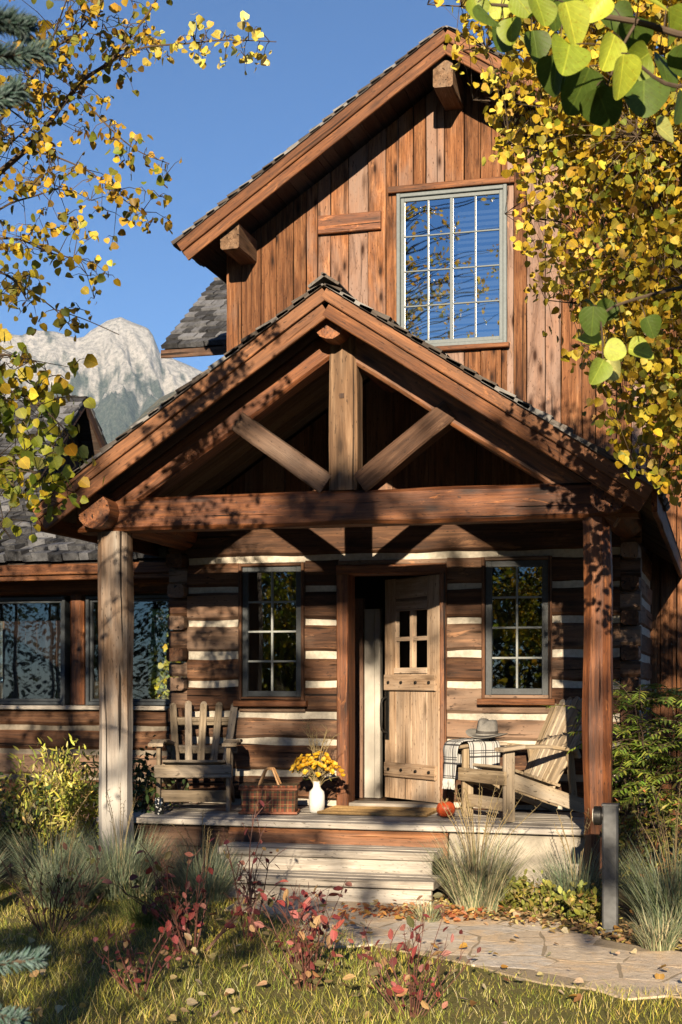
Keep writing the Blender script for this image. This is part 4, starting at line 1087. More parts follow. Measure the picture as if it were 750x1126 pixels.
tuft((-3.0,-2.0,0), .6, .5, 800, DARKG, 'dark grass clump at the left edge of the bed', plumes=3)
tuft((-.9,-3.3,0), .5, .30, 700, [((.14,.17,.05),3),((.09,.12,.03),2),((.25,.23,.1),1)], 'low green grass tuft in the shaded left bed')
tuft((2.35,-3.35,0), .3, .30, 300, STRAW, 'short pale tuft at the path edge near the right side')
tuft((.85,-2.75,0), .22, .20, 220, STRAW, 'little straw tuft on the path edge before the large clump')

def shrub(name, label, cat, loc, h, rad, nst, nleaf, pal, shape, size, stem='twig', top=.25, group=None, lean=.7, droop=.2, stem_r=.006, side=4, clump=0.10):
    t = empty(name, loc, 0, label, cat, group); mb = MB(); pts=[]
    for i in range(nst):
        an = random.uniform(0,6.28); rr_ = rad*math.sqrt(random.random()); hh = h*random.uniform(.6,1.05)*(1-.3*(rr_/rad)**2)
        e_ = Vector((math.cos(an)*rr_, math.sin(an)*rr_, hh)); b_ = Vector((math.cos(an)*rr_*.15, math.sin(an)*rr_*.15, -.02))
        m1 = b_.lerp(e_, .5)+Vector((random.uniform(-.13,.13)*rad,random.uniform(-.13,.13)*rad,hh*random.uniform(-.02,.16)))+Vector((random.uniform(-.03,.03),random.uniform(-.03,.03),0))
        pp = smooth_path([b_, m1, e_], 5); tube(mb, pp, [stem_r*(1-.75*k_/(len(pp)-1)) for k_ in range(len(pp))], 5)
        for q in range(len(pp)):
            if q/(len(pp)-1) >= top: pts.append((pp[q], (pp[min(q+1,len(pp)-1)]-pp[q-1]).normalized()))
        for s_ in range(side):
            q = random.randint(int(len(pp)*.35), len(pp)-2); d_ = (Vector((random.uniform(-1,1),random.uniform(-1,1),random.uniform(.2,1))).normalized()+(pp[q+1]-pp[q]).normalized()*.6).normalized()
            L_ = h*random.uniform(.10,.24); e2_ = pp[q]+d_*L_; tube(mb, [pp[q], pp[q]+d_*L_*.5+Vector((0,0,.01)), e2_], [stem_r*.5,stem_r*.4,stem_r*.2], 4)
            for z_ in (.4,.7,1): pts.append((pp[q].lerp(e2_, z_), d_))
    mb.build('stems', M[stem], t)
    if nleaf:
        ids = rng.integers(0, len(pts), nleaf); B = np.array([list(pts[i][0]) for i in ids]); D = np.array([list(pts[i][1]) for i in ids])
        d = D*.6+rng.normal(0,.7,(nleaf,3)); d[:,2] -= droop; pos = B+rng.normal(0,clump*.25,(nleaf,3)); nm = rng.normal(0,.6,(nleaf,3)); nm[:,2] += .8; nm[:,1] -= .3
        leaves('foliage', pos, d, nm, size*(.6+.8*rng.random(nleaf)), pick(pal, nleaf, .18), M['leaf'], t, shape)
    return t
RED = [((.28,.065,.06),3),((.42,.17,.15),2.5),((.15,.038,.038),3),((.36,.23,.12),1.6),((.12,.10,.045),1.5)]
shrub('red_twig_shrub', 'red leaved shrub with bare twigs in the lawn before the steps', 'shrub', g3(338,1088), .62, .34, 19, 165, RED, 'oval', .055, 'redtwig', .15, 'red leaved shrubs on the lawn', droop=.5, stem_r=.0042)
shrub('red_twig_shrub', 'thin red leaved shrub nearest the path at lower centre', 'shrub', g3(452,1118), .55, .30, 16, 80, RED, 'oval', .050, 'redtwig', .2, 'red leaved shrubs on the lawn', droop=.4, stem_r=.004)
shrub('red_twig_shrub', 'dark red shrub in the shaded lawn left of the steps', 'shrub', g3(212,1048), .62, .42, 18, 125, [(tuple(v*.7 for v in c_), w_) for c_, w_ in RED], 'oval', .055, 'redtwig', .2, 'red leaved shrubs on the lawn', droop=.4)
shrub('red_twig_shrub', 'small red shrub low at bottom left in shade', 'shrub', g3(155,1092), .34, .26, 9, 60, RED, 'oval', .045, 'redtwig', .2, 'red leaved shrubs on the lawn', droop=.4)
shrub('red_twig_shrub', 'taller sparse red twigs in front of the steps at centre', 'shrub', g3(275,1035), .85, .24, 8, 45, RED, 'oval', .045, 'redtwig', .3, 'red leaved shrubs on the lawn', droop=.3)
shrub('bare_shrub', 'dark nearly bare twiggy shrub at the left edge', 'shrub', g3(55,1030), .60, .38, 16, 70, [((.10,.05,.04),3),((.08,.09,.03),2)], 'oval', .04, 'darkstem', .3)
YG = [((.48,.48,.09),4),((.38,.41,.08),3),((.54,.50,.17),2),((.22,.26,.05),2)]
p = W(62,880,-.55); shrub('yellow_green_shrub', 'bright yellow green feathery shrub left of the porch', 'shrub', (p.x,p.y,0), 1.02, .50, 40, 2600, YG, 'lance', .065, 'stalk', .15, clump=.2, droop=-.2)
p = W(152,880,-.75); shrub('dark_green_shrub', 'dark green leafy shrub between left post and grey chair', 'shrub', (p.x,p.y,0), 1.05, .36, 26, 1100, [((.045,.075,.025),4),((.075,.10,.03),2),((.14,.15,.04),1)], 'oval', .055, 'darkstem', .15, clump=.2)
p = W(8,890,-.9); shrub('dark_green_shrub', 'dark green leafy shrub at the far left edge', 'shrub', (p.x,p.y,0), .85, .45, 24, 1000, [((.045,.075,.025),4),((.10,.12,.04),2),((.2,.2,.1),.5)], 'oval', .05, 'darkstem', .15, clump=.2)
for px, py, lab in ((592,1006,'low yellow green leafy groundcover left of the path light'),(645,1014,'low yellow green leafy groundcover right at the path light foot'),(560,1000,'low yellow green leafy groundcover next to the large grass clump')):
    shrub('groundcover_plant', lab, 'plant', g3(px,py), .20, .22, 22, 420, [((.30,.29,.06),4),((.20,.22,.05),3),((.12,.14,.03),2),((.34,.24,.09),1)], 'oval', .045, 'stalk', .1, 'low groundcover plants', clump=.15, droop=0)
p = W(722,900,-1.6); shrub('rust_shrub', 'olive and rust coloured shrub at the right edge behind the grass', 'shrub', (p.x,p.y,0), .85, .42, 24, 900, [((.10,.11,.03),4),((.22,.20,.05),3),((.28,.13,.05),1)], 'lance', .06, 'darkstem', .15, clump=.2)

def pinnate_plant(name, label, loc, h, nst, rad, pal, nl=9):
    t = empty(name, loc, 0, label, 'shrub'); mb = MB(); pos=[]; dr=[]; nm=[]; sz=[]
    for i in range(nst):
        an = random.uniform(0,6.28); r_ = rad*random.random()**.6; hh = h*random.uniform(.55,1)
        pp = smooth_path([(0,0,-.02),(math.cos(an)*r_*.3,math.sin(an)*r_*.3,hh*.55),(math.cos(an)*r_,math.sin(an)*r_,hh)], 5); tube(mb, pp, [.011*(1-.7*q/(len(pp)-1)) for q in range(len(pp))], 5)
        for q in range(nl):
            b = pp[random.randint(4, len(pp)-1)]; a2 = random.uniform(0,6.28); L_ = random.uniform(.26,.42); up = random.uniform(.1,.8)
            d_ = Vector((math.cos(a2), math.sin(a2)-.25, up)).normalized(); e_ = b+d_*L_+Vector((0,0,-.10)); m_ = b.lerp(e_, .5)+Vector((0,0,.05))
            ra = smooth_path([b, m_, e_], 5); tube(mb, ra, [.003]*(len(ra)-1)+[.001], 4); sd = d_.cross(Vector((0,0,1))).normalized()
            for z in range(2, len(ra)):
                dd = (ra[z]-ra[z-1]).normalized()
                for s_ in (-1,1): pos.append(ra[z]); dr.append(sd*s_+dd*.55+Vector((0,0,-.15))); nm.append(Vector((0,0,1))+d_*.2); sz.append(random.uniform(.075,.105)*(1-.35*z/len(ra)))
            pos.append(e_); dr.append((ra[-1]-ra[-2]).normalized()); nm.append((0,0,1)); sz.append(.07)
    mb.build('stems', M['darkstem'], t)
    leaves('foliage', np.array([list(p) for p in pos]), np.array([list(p) for p in dr]), np.array([list(p) for p in nm]), np.array(sz), pick(pal, len(pos), .15), M['leaf'], t, 'lance', .2, .3)
    return t
SUM = [((.15,.23,.04),4),((.22,.29,.05),3),((.32,.34,.07),1.5),((.09,.13,.03),2)]
p = W(712,900,-1.05); pinnate_plant('rowan_shrub', 'green feathery leaved shrub beside the right porch post', (p.x,p.y,0), 1.62, 14, .46, SUM, 12)
p = W(790,900,-1.3); pinnate_plant('rowan_shrub', 'green feathery leaved shrub at the right edge of view', (p.x,p.y,0), 1.5, 12, .48, SUM, 12)

# ================================================================== TREES
def limb_tubes(mb, pts, r0, r1, sides=6):
    pp = smooth_path(pts, 5); n_ = len(pp)-1; tube(mb, pp, [r0+(r1-r0)*i/n_ for i in range(n_+1)], sides); return pp
class Crown:
    def __init__(s): s.pos=[]; s.dr=[]; s.nm=[]; s.sz=[]; s.cl=[]
    def spray(s, p, n, rad, size, pal, mb=None, hang=.8, face=(0,-.6,.3)):
        cs = pick(pal, n, .16)
        for i in range(n):
            o = Vector((random.gauss(0,1), random.gauss(0,1), random.gauss(0,1)))*rad*.55; q = p+o
            s.pos.append(q); s.dr.append(Vector((random.gauss(0,.6), random.gauss(0,.6), -hang+random.gauss(0,.35)))); s.nm.append(Vector(face)+Vector((random.gauss(0,.65),random.gauss(0,.65),random.gauss(0,.5)))); s.sz.append(size*random.uniform(.5,1.25)); s.cl.append(cs[i])
            if mb is not None and i % 2 == 0: tube(mb, [p, p.lerp(q,.6)+Vector((0,0,.01)), q], [.0025,.0018,.001], 3)
    def build(s, parent, name='foliage', shape='aspen'):
        A = lambda L: np.array([list(v) for v in L])
        return leaves(name, A(s.pos), A(s.dr), A(s.nm), np.array(s.sz), A(s.cl), M['leaf'], parent, shape)
GOLD = [((.48,.345,.024),3.5),((.38,.27,.018),2.5),((.54,.44,.05),2),((.28,.21,.02),1.8),((.22,.24,.026),2.8)]
OLIVE = [((.38,.25,.02),3),((.16,.17,.022),3),((.50,.33,.025),3),((.24,.14,.02),1.2)]
BRIGHT = [((.55,.46,.08),3),((.48,.38,.05),2),((.60,.54,.18),1)]
LIME = [((.25,.29,.025),3),((.16,.20,.022),2.5),((.36,.35,.035),2.5),((.44,.31,.02),1.2)]

# --- aspen at the left, branches reaching into view
al = empty('aspen_tree', (0,0,0), 0, 'aspen with olive and gold leaves hanging in from the left', 'tree', )
LY = -5.6
p0 = W(-190,930,LY); al.location = (p0.x, p0.y, 0)
Lc = lambda px, py, dy=0.0: W(px, py, LY+dy) - Vector((p0.x, p0.y, 0))
mb = MB(); tr = limb_tubes(mb, [Vector((0,0,-.05)), Lc(-180,600), Lc(-165,300), Lc(-150,60), Lc(-150,-180), Lc(-160,-400)], .085, .03, 10); mb.build('trunk', M['bark'], al)
mb = MB(); cr = Crown()
brs = [ ([(-165,300,0),(-60,235,.1),(28,165,.2),(65,120,.25),(92,88,.3),(120,68,.3),(150,32,.35),(172,0,.4),(195,-50,.4)], .018, OLIVE, 62, .15, .041),
 ([(120,66,.3),(160,52,.35),(205,48,.4),(250,44,.4),(304,46,.45)], .006, BRIGHT, 30, .10, .042),
 ([(95,112,.25),(120,140,.2),(150,165,.2),(186,180,.2)], .005, OLIVE, 16, .10, .044),
 ([(28,165,.2),(60,172,.1),(100,190,.1),(130,215,.1),(156,233,.1)], .006, OLIVE, 34, .14, .041),
 ([(-150,60,0),(-40,70,-.1),(30,60,-.1),(80,40,0),(120,-10,0)], .012, OLIVE, 46, .20, .041),
 ([(-165,280,0),(-60,190,-.1),(10,120,-.1),(50,60,-.1),(80,-20,-.1)], .012, OLIVE, 44, .20, .041),
 ([(-170,380,0),(-60,280,.1),(10,262,.1),(55,278,.1),(93,286,.1)], .010, GOLD, 40, .16, .042),
 ([(-60,280,.1),(0,230,.1),(40,215,0),(70,205,0)], .007, OLIVE, 26, .16, .041),
 ([(-60,250,.1),(-10,180,.0),(20,150,0),(45,130,0)], .007, OLIVE, 26, .16, .041),
 ([(-20,285,.1),(25,315,.2),(60,340,.2),(80,362,.2)], .005, OLIVE, 10, .09, .044),
 ([(60,340,.2),(95,352,.25),(131,368,.3)], .003, OLIVE, 2, .05, .040),
 ([(-175,480,0),(-70,330,-.2),(0,300,-.2),(30,330,-.2)], .010, GOLD, 24, .14, .044)]
for pts, r, pal, ncl, rad, sz in brs:
    pp = limb_tubes(mb, [Lc(*q) for q in pts], r, .0022, 6); n_ = len(pp)
    inview = [i for i in range(n_) if i > n_*(.30 if len(pts) > 4 and pts[0][0] < -50 else .15)]
    for _ in range(int(ncl*.80)):
        i = random.choice(inview); b = pp[i]; q = b+Vector((random.gauss(0,1)*rad*.62, random.gauss(0,1)*rad*.8, random.gauss(-.15,.8)*rad*.62))
        tube(mb, [b, b.lerp(q,.5)+Vector((0,0,.02)), q], [.0028,.002,.0014], 3); cr.spray(q, random.randint(4,7), .055, sz, pal, mb)
# low leafy bough, nearer to the camera
for pts, ncl in (([(-180,560,0),(-100,470,-1.0),(-40,440,-1.5),(10,430,-1.5),(50,452,-1.5),(80,482,-1.5)], 48), ([(-100,470,-1.0),(-40,490,-1.5),(5,505,-1.5),(40,520,-1.5)], 32), ([(-100,470,-1.0),(-40,400,-1.5),(0,390,-1.5),(40,398,-1.5)], 28), ([(-40,500,-1.5),(-10,560,-1.5),(12,592,-1.5)], 7)):
    pp = limb_tubes(mb, [Lc(*q) for q in pts], .010, .002, 6)
    for _ in range(ncl):
        b = random.choice(pp[len(pp)//3:]); q = b+Vector((random.gauss(0,.07), random.gauss(0,.12), random.gauss(-.02,.075)))
        up_ = q.z > Lc(0,440,-1.5).z; tube(mb, [b, q], [.0025,.0012], 3); cr.spray(q, random.randint(4,6), .06, .048, (GOLD[:3]+LIME[:2]) if up_ else LIME, mb)
for _ in range(150):
    z = random.uniform(1.6,6.0); q = Vector((random.gauss(-.7,.7), random.gauss(0,.7), z)); P_ = q+Vector((p0.x,p0.y,0))
    w_ = (P_.x-CAM[0])*VD[0]+(P_.y-CAM[1])*VD[1]; u_ = (P_.x-CAM[0])*RD[0]+(P_.y-CAM[1])*RD[1]
    if u_/w_*FPX+HX < -45: cr.spray(q, 10, .16, .05, OLIVE+LIME)
mb.build('branches', M['twig'], al); cr.build(al)

# --- golden aspen at the right, in front of the house
ar = empty('aspen_tree', (3.95,-3.1,0), 0, 'dense golden aspen covering the right side of the house', 'tree'); a0 = Vector((3.95,-3.1,0))
Rc = lambda px, py, y: W(px, py, y)-a0
mb = MB(); tr = limb_tubes(mb, [(0,0,-.05),(-.05,.02,1.6),(.02,-.03,3.2),(-.08,0,4.8),(-.15,.05,6.4),(-.2,.1,7.6)], .10, .02, 10); mb.build('trunk', M['bark'], ar)
mb = MB(); cr = Crown(); limbs=[]
for z0, px, py, y in ((2.0,700,515,-3.3),(2.2,660,430,-2.6),(2.6,640,380,-3.6),(3.0,600,330,-2.8),(3.2,650,280,-3.6),(3.5,555,235,-2.9),(3.9,560,160,-3.2),(4.1,620,180,-2.4),(4.3,520,110,-3.0),(4.8,500,55,-3.1),(5.0,470,5,-3.2),(5.2,560,40,-2.6),(2.4,735,450,-2.4),(3.0,730,300,-3.8),(3.8,700,150,-3.9),(5.6,620,-60,-3.0),(4.5,640,90,-3.4)):
    st = Vector((-.05,0,z0)); e_ = Rc(px,py,y); m_ = st.lerp(e_,.5)+Vector((random.uniform(-.1,.1),random.uniform(-.15,.15),.18)); limbs += limb_tubes(mb, [st,m_,e_], .022, .003, 6)[2:]
xb = lambda y: np.interp(y, [-150,0,50,100,150,200,250,300,350,400,450,500,535,560], [500,478,500,520,535,552,565,570,600,628,650,675,712,760])
made = 0; tries = 0
while made < 3300 and tries < 120000:
    tries += 1
    px, py = random.uniform(450,920), random.uniform(-160,550); d = px-xb(py)
    if d < 0: continue
    if random.random() > .10+.9*min(1, d/105): continue
    y = random.uniform(-4.1,-2.1); q = Rc(px,py,y)
    if q.z < 1.5: continue
    b = min(random.sample(limbs, 40), key=lambda l: (l-q).length); dist = (b-q).length
    if dist > 1.0: continue
    m_ = b.lerp(q,.5)+Vector((0,0,.05)); tube(mb, [b,m_,q], [.0025,.0018,.001], 3)
    dens = 9 if d > 60 else 6
    pal = GOLD if random.random() < .72 else OLIVE+[((.20,.21,.03),2)]
    if d < 70 and py < 330: pal = GOLD[:3]+BRIGHT[:1]
    cr.spray(q, dens, .10 if d > 50 else .07, .051, pal, None); made += 1
mb.build('branches', M['twig'], ar); cr.build(ar)

# --- young aspen close by at upper right: a few big leaves
an_ = empty('aspen_sapling', (4.3,-9.6,0), 0, 'close aspen branch with large green leaves at the upper right', 'tree'); n0 = Vector((4.3,-9.6,0))
Nc = lambda px, py, dep: DEP(px,py,dep)-n0
mb = MB(); limb_tubes(mb, [(0,0,-.05),(.02,0,1.4),(-.03,.03,2.6),(-.05,0,3.6)], .035, .010, 8); mb.build('trunk', M['bark'], an_)
mb = MB()
NB1 = limb_tubes(mb, [(-.04,.02,3.0), Nc(900,-20,2.25), Nc(780,38,2.2), Nc(700,24,2.2), Nc(620,12,2.2), Nc(540,5,2.2)], .009, .0025, 8)
NB2 = limb_tubes(mb, [Nc(900,-20,2.25), Nc(820,60,2.15), Nc(745,95,2.1), Nc(690,60,2.15)], .006, .002, 6)
NB3 = limb_tubes(mb, [(-.02,0,2.2), Nc(950,300,2.9), Nc(830,300,2.8), Nc(740,318,2.7), Nc(680,335,2.7), Nc(660,348,2.7)], .006, .0018, 6)
NB4 = limb_tubes(mb, [Nc(700,24,2.2), Nc(680,60,2.2), Nc(668,95,2.2)], .003, .0015, 5)
DKL, BRL, MDL = (.065,.105,.016), (.40,.46,.05), (.20,.26,.026)  # sunlit and shaded leaves are put into the leaf colours, leaf by leaf
leafs = [(632,24,46,20,BRL),(622,66,48,-10,MDL),(687,86,46,10,BRL),(664,58,40,-25,BRL),(735,142,28,80,(.38,.40,.12)),(706,112,52,5,DKL),(640,100,48,-15,DKL),(664,120,46,15,DKL),(535,20,34,30,DKL),(549,44,34,-20,DKL),(592,18,36,10,MDL),(608,84,40,-30,DKL),(720,8,34,60,BRL),(694,42,42,-10,DKL),(726,84,46,0,DKL),(742,28,38,20,MDL),(655,8,34,-40,BRL),(576,6,30,40,MDL),(563,36,30,-10,MDL),(589,52,34,5,DKL),(612,8,40,20,DKL),(700,70,40,-35,MDL),(760,70,44,10,DKL),(775,20,46,-20,MDL),(800,90,46,10,BRL),(830,40,50,0,DKL),(745,120,36,-15,DKL),(680,20,36,25,DKL),(548,10,26,-35,BRL),(524,12,26,15,MDL)]
low = [(652,352,30,10,DKL),(650,374,27,60,(.34,.40,.05)),(677,386,25,70,(.34,.40,.05)),(675,407,26,20,(.46,.46,.16)),(659,409,28,-10,(.24,.32,.05)),(706,386,29,85,(.32,.38,.05)),(665,342,26,-30,DKL),(716,360,24,20,DKL),(648,340,22,40,DKL)]
pos=[]; dr=[]; nm=[]; sz=[]; cl=[]
for lst, dep, tw in ((leafs,2.2,NB1+NB2+NB4),(low,2.7,NB3)):
    for (px,py,s_,an,c_) in lst:
        dd = dep+random.uniform(-.10,.10); L_ = s_/FPX*dd*1.12; a_ = R(an)
        dv = Vector((RD[0]*math.sin(a_), RD[1]*math.sin(a_), -math.cos(a_)))+Vector((random.gauss(0,.12),random.gauss(0,.25),0)); dv.normalize()
        cen = Nc(px,py,dd); b = cen-dv*L_*.5; n_ = Vector((-VD[0],-VD[1],.25))+Vector((random.gauss(0,.75),random.gauss(0,.5),random.gauss(0,.45)))
        pos.append(b); dr.append(dv); nm.append(n_); sz.append(L_); cl.append(Vector(c_)*random.uniform(.85,1.15))
        t_ = min(tw, key=lambda l: (l-b).length)
        tube(mb, smooth_path([t_, t_.lerp(b,.5)+Vector((0,0,.008)), b], 3), .0011, 4)
for _ in range(80):
    q = Vector((random.gauss(.6,.4), random.gauss(.1,.4), random.uniform(2.3,3.9)))
    if (q+n0-Vector(CAM)).length < 1.2: continue
    P_ = q+n0; w_ = (P_.x-CAM[0])*VD[0]+(P_.y-CAM[1])*VD[1]; u_ = (P_.x-CAM[0])*RD[0]+(P_.y-CAM[1])*RD[1]
    if w_ > .1 and abs(u_/w_) < 400/FPX: continue
    pos.append(q); dr.append(Vector((random.gauss(0,.4),random.gauss(0,.4),-1))); nm.append(Vector((random.gauss(0,.6),random.gauss(0,.6),.4))); sz.append(.055); cl.append(Vector(random.choice([DKL,MDL,BRL])))
mb.build('branches', M['twig'], an_)
A_ = lambda L: np.array([list(v) for v in L])
o = leaves('foliage', A_(pos), A_(dr), A_(nm), np.array(sz), A_(cl), M['leaf'], an_, 'aspen', .42, .45)
sb = o.modifiers.new('round', 'SUBSURF'); sb.levels = 1; sb.render_levels = 2

# --- blue spruce at the near left
sp0 = DEP(-1500,748,1.9); sp0.z = 0
spt = empty('blue_spruce', sp0, 0, 'blue spruce whose needled tips poke in at the left edge', 'tree')
Sc = lambda px, py, dep: DEP(px,py,dep)-sp0
mb = MB(); limb_tubes(mb, [(0,0,-.05),(0,0,1.5),(0,0,3.4)], .04, .008, 9); mb.build('trunk', M['twig'], spt)
mb = MB(); NPos=[]; NDir=[]
def needles(pp, n_per, ln=.019):
    for i in range(len(pp)-1):
        a, b = pp[i], pp[i+1]; d_ = (b-a).normalized(); s_ = d_.orthogonal().normalized(); u_ = d_.cross(s_)
        for _ in range(n_per):
            an = random.uniform(0,6.28); q = a.lerp(b, random.random()); NPos.append(q); NDir.append((s_*math.cos(an)+u_*math.sin(an)+d_*random.uniform(.5,1.1)).normalized()*ln*random.uniform(.8,1.15))
for pts in ([(-430,1090,1.7),(-220,1080,1.62),(-60,1066,1.6),(44,1054,1.6)], [(-430,1150,1.7),(-180,1120,1.6),(-40,1112,1.58),(22,1122,1.56)], [(-300,-10,1.6),(-120,40,1.42),(-30,62,1.4),(50,58,1.4)], [(-300,20,1.6),(-100,100,1.4),(-20,112,1.4),(20,100,1.4)], [(-200,10,1.5),(-60,15,1.4),(0,22,1.4),(28,32,1.4)]):
    w_ = [Sc(*q) for q in pts]; base = Vector((0,0,max(.3,w_[0].z+.05)))
    pp = limb_tubes(mb, [base]+w_, .010, .0025, 6); needles(pp[5:], 62)
for i in range(26):
    an = random.uniform(0,6.28); z = random.uniform(.25,3.2); L_ = (3.5-z)*.22+.12
    if z > 1.0 and z < 2.4 and math.cos(an-math.atan2(RD[1],RD[0])) > .3: L_ *= .45
    e_ = Vector((math.cos(an)*L_, math.sin(an)*L_, z-.08))
    pp = limb_tubes(mb, [(0,0,z), e_*.5+Vector((0,0,z*.5+.05)), e_], .009, .002, 5); needles(pp[2:], 26)
    for s_ in (.5,.75):
        b_ = pp[int(s_*(len(pp)-1))]
        for sg in (-1,1):
            d_ = (e_-Vector((0,0,z))).normalized(); si = Vector((-d_.y,d_.x,0))*sg
            needles([b_, b_+(d_+si)*.05, b_+(d_+si)*.10], 18)
mb.build('branches', M['twig'], spt)
NP, ND = np.array([list(v) for v in NPos]), np.array([list(v) for v in NDir]); n = len(NP)
s1 = unit(np.cross(ND, rng.normal(0,1,(n,3))))*.0009; s2 = unit(np.cross(ND, s1))*.0009
V = np.stack([NP+s1, NP-s1*.5+s2, NP-s1*.5-s2, NP+ND*.7+s1*.8, NP+ND*.7-s1*.4+s2*.8, NP+ND*.7-s1*.4-s2*.8, NP+ND], axis=1)
ib = (np.arange(n)*7)[:,None]
np_mesh('needles', V.reshape(-1,3), [np.concatenate([ib+np.array([[0,1,4,3]]), ib+np.array([[1,2,5,4]]), ib+np.array([[2,0,3,5]])]), np.concatenate([ib+np.array([[3,4,6]]), ib+np.array([[4,5,6]]), ib+np.array([[5,3,6]])])], np.repeat(pick([((.10,.16,.15),3),((.15,.21,.20),2),((.06,.11,.09),2)], n, .1), 7, axis=0), M['needle'], spt)

# --- tall cottonwoods behind the viewpoint: they throw the dappled shade and stand in the window reflections
TX_, TZ_ = TOSUN.x/-TOSUN.y, TOSUN.z/-TOSUN.y
SPOTS = []; DARK = []
def dim(p, rx, rz): DARK.append((p.x+TX_*p.y, p.z+TZ_*p.y, rx, rz))
def lit(p, rx, rz, v): SPOTS.append((p.x+TX_*p.y, p.z+TZ_*p.y, rx, rz, v))
for px, py, y, rx, rz, v in ((485,555,-1.72,.75,.17,.30),(200,560,-1.72,.5,.10,.6),(340,598,0,1.15,.15,.15),(457,775,.2,.30,.62,.04),(376,770,0,.10,.75,.08),(408,820,.9,.12,.5,.05),(575,830,-.9,.55,.42,.15),(520,840,-1.0,.3,.3,.2),
    (656,760,-1.7,.16,.95,.35),(508,700,0,.13,.6,.45),(520,905,-1.3,.7,.12,.15),(430,945,-1.8,.62,.16,.15),(525,950,-2.2,.5,.34,.10),(640,960,-2.0,.4,.3,.35),(668,950,-2.8,.14,.5,.35),(725,960,-2.8,.4,.4,.35),
    (62,850,-.5,.65,.55,.02),(116,840,-1.7,.18,.5,.12),(140,940,-2.3,.7,.32,.2),(60,950,-2.3,.4,.25,.3),(215,835,-.9,.3,.35,.35),(260,960,-1.9,.3,.14,.4),(347,850,-.6,.22,.28,.1),(215,820,-.9,.25,.2,.45),(298,878,-.8,.28,.14,.15),(708,840,-1.0,.3,.45,.08),(84,690,1.0,.2,.4,.45),(90,640,1.0,.8,.1,.4),(60,590,1.4,1.0,.16,.4),(120,545,2.0,.6,.2,.4)):
    lit(W(px,py,y), rx, rz, v)
for px, py, y, r_, v in ((60,130,-5.4,.75,.15),(220,60,-5.2,.5,.05),(40,480,-7.1,.4,.3),(120,190,-5.4,.4,.3)): lit(W(px,py,y), r_, r_, v)
for px, py, rx, rz, v in ((640,1055,1.7,.24,.02),(500,1030,.8,.2,.08),(600,1105,1.9,.34,.02),(520,1120,.8,.25,.02),(380,1112,.8,.24,.08),(440,1085,.6,.2,.2),(250,1110,.5,.16,.3),(110,1070,.5,.14,.45),(60,990,.4,.12,.5),(160,1010,.35,.08,.5),(20,1110,.3,.1,.4)): lit(G(px,py), rx, rz, v)
for px, py, d_, r_, v in ((660,60,2.2,.42,.03),(590,40,2.2,.3,.05),(680,385,2.7,.42,.02),(20,1060,1.6,.3,.08)): lit(DEP(px,py,d_), r_, r_, v)
dim(W(404,685,.9), .20, .42); dim(W(450,645,.25), .22, .16); dim(W(300,960,-2.2), .25, .12); dim(W(738,640,4.5), .62, 1.0)
def shade(X, Z):
    d = np.where(X < -1.9, .76, .70)
    for cx, cz, rx, rz, v in SPOTS:
        w = np.clip((1.3-np.sqrt(((X-cx)/rx)**2+((Z-cz)/rz)**2))/.45, 0, 1); d = d*(1-w)+np.minimum(d, v)*w
    for cx, cz, rx, rz in DARK:
        w = np.clip((1.2-np.sqrt(((X-cx)/rx)**2+((Z-cz)/rz)**2))/.35, 0, 1); d = d*(1-w)+np.maximum(d, .97)*w
    top = np.interp(X, [-6,-3.2,-2.6,-1.4,-.7,.5,1.0,1.8,4], [2.9,2.9,3.25,3.3,2.75,2.6,2.85,3.2,4.0])
    return d*np.clip((top+.2-Z)/.4, 0, 1)
AR = 12.0*8.2; LEAF_A = 7*.0045; C=[]
def wgt(X, Z):
    D = np.minimum(shade(X,Z), .95)
    nz = np.array([mnoise.fractal(Vector((a*2.6, b*2.6, 4.0)), 1.0, 2.0, 2) for a, b in zip(X, Z)])
    return -np.log(1-D)*np.where(D > .92, 1.1, np.clip(.95+nz*3.2, .08, 2.4))
xs = rng.uniform(-6.5,5.5,4000); zs = rng.uniform(-4.0,4.2,4000); NCL = int(wgt(xs,zs).mean()*AR/LEAF_A)
while len(C) < NCL:
    X = rng.uniform(-6.5,5.5,4000); Z = rng.uniform(-4.0,4.2,4000); w = wgt(X,Z)/3.9
    k_ = rng.random(4000) < w
    for x, z in zip(X[k_], Z[k_]):
        dd = random.uniform(15.5,22.0); q = Vector((x+TX_*dd, -dd, z+TZ_*dd))
        if q.z > .5: C.append(q)
        else: NCL -= 1
C = C[:NCL]
bases = [(X_+TX_*d_, -d_) for X_, d_ in ((-3.3,19.5),(-1.45,21.5),(2.75,18.6),(3.7,21.0),(5.2,19.0))]
labs = ['broad leafy cottonwood farthest left behind the viewpoint','cottonwood second from left behind the viewpoint','cottonwood in the middle of the row behind the viewpoint','cottonwood second from right behind the viewpoint','cottonwood farthest right behind the viewpoint']
for bi, (bx, by) in enumerate(bases):
    t = empty('cottonwood_tree', (bx,by,0), 0, labs[bi], 'tree', 'cottonwoods behind the viewpoint'); b0 = Vector((bx,by,0))
    mine = [q-b0 for q in C if min(range(5), key=lambda i: (q.x-bases[i][0])**2+.3*(q.y-bases[i][1])**2) == bi]
    mb = MB(); trk = limb_tubes(mb, [(0,0,-.1),(.1,.05,3),(-.05,0,6),(0,.1,8.4)], .2, .05, 10); mb.build('trunk', M['bark'], t)
    mb = MB(); cr = Crown()
    for q in random.sample(mine, min(len(mine), 40)):
        s_ = Vector((0,0,max(.8,min(8.0,q.z*.75)))); limb_tubes(mb, [s_, s_.lerp(q,.5)+Vector((0,0,.2)), q], .018, .004, 4)
    for q in mine: cr.spray(q, 7, .14, .110, LIME+GOLD[:2]+[((.07,.11,.03),4)])
    mb.build('branches', M['twig'], t); cr.build(t)

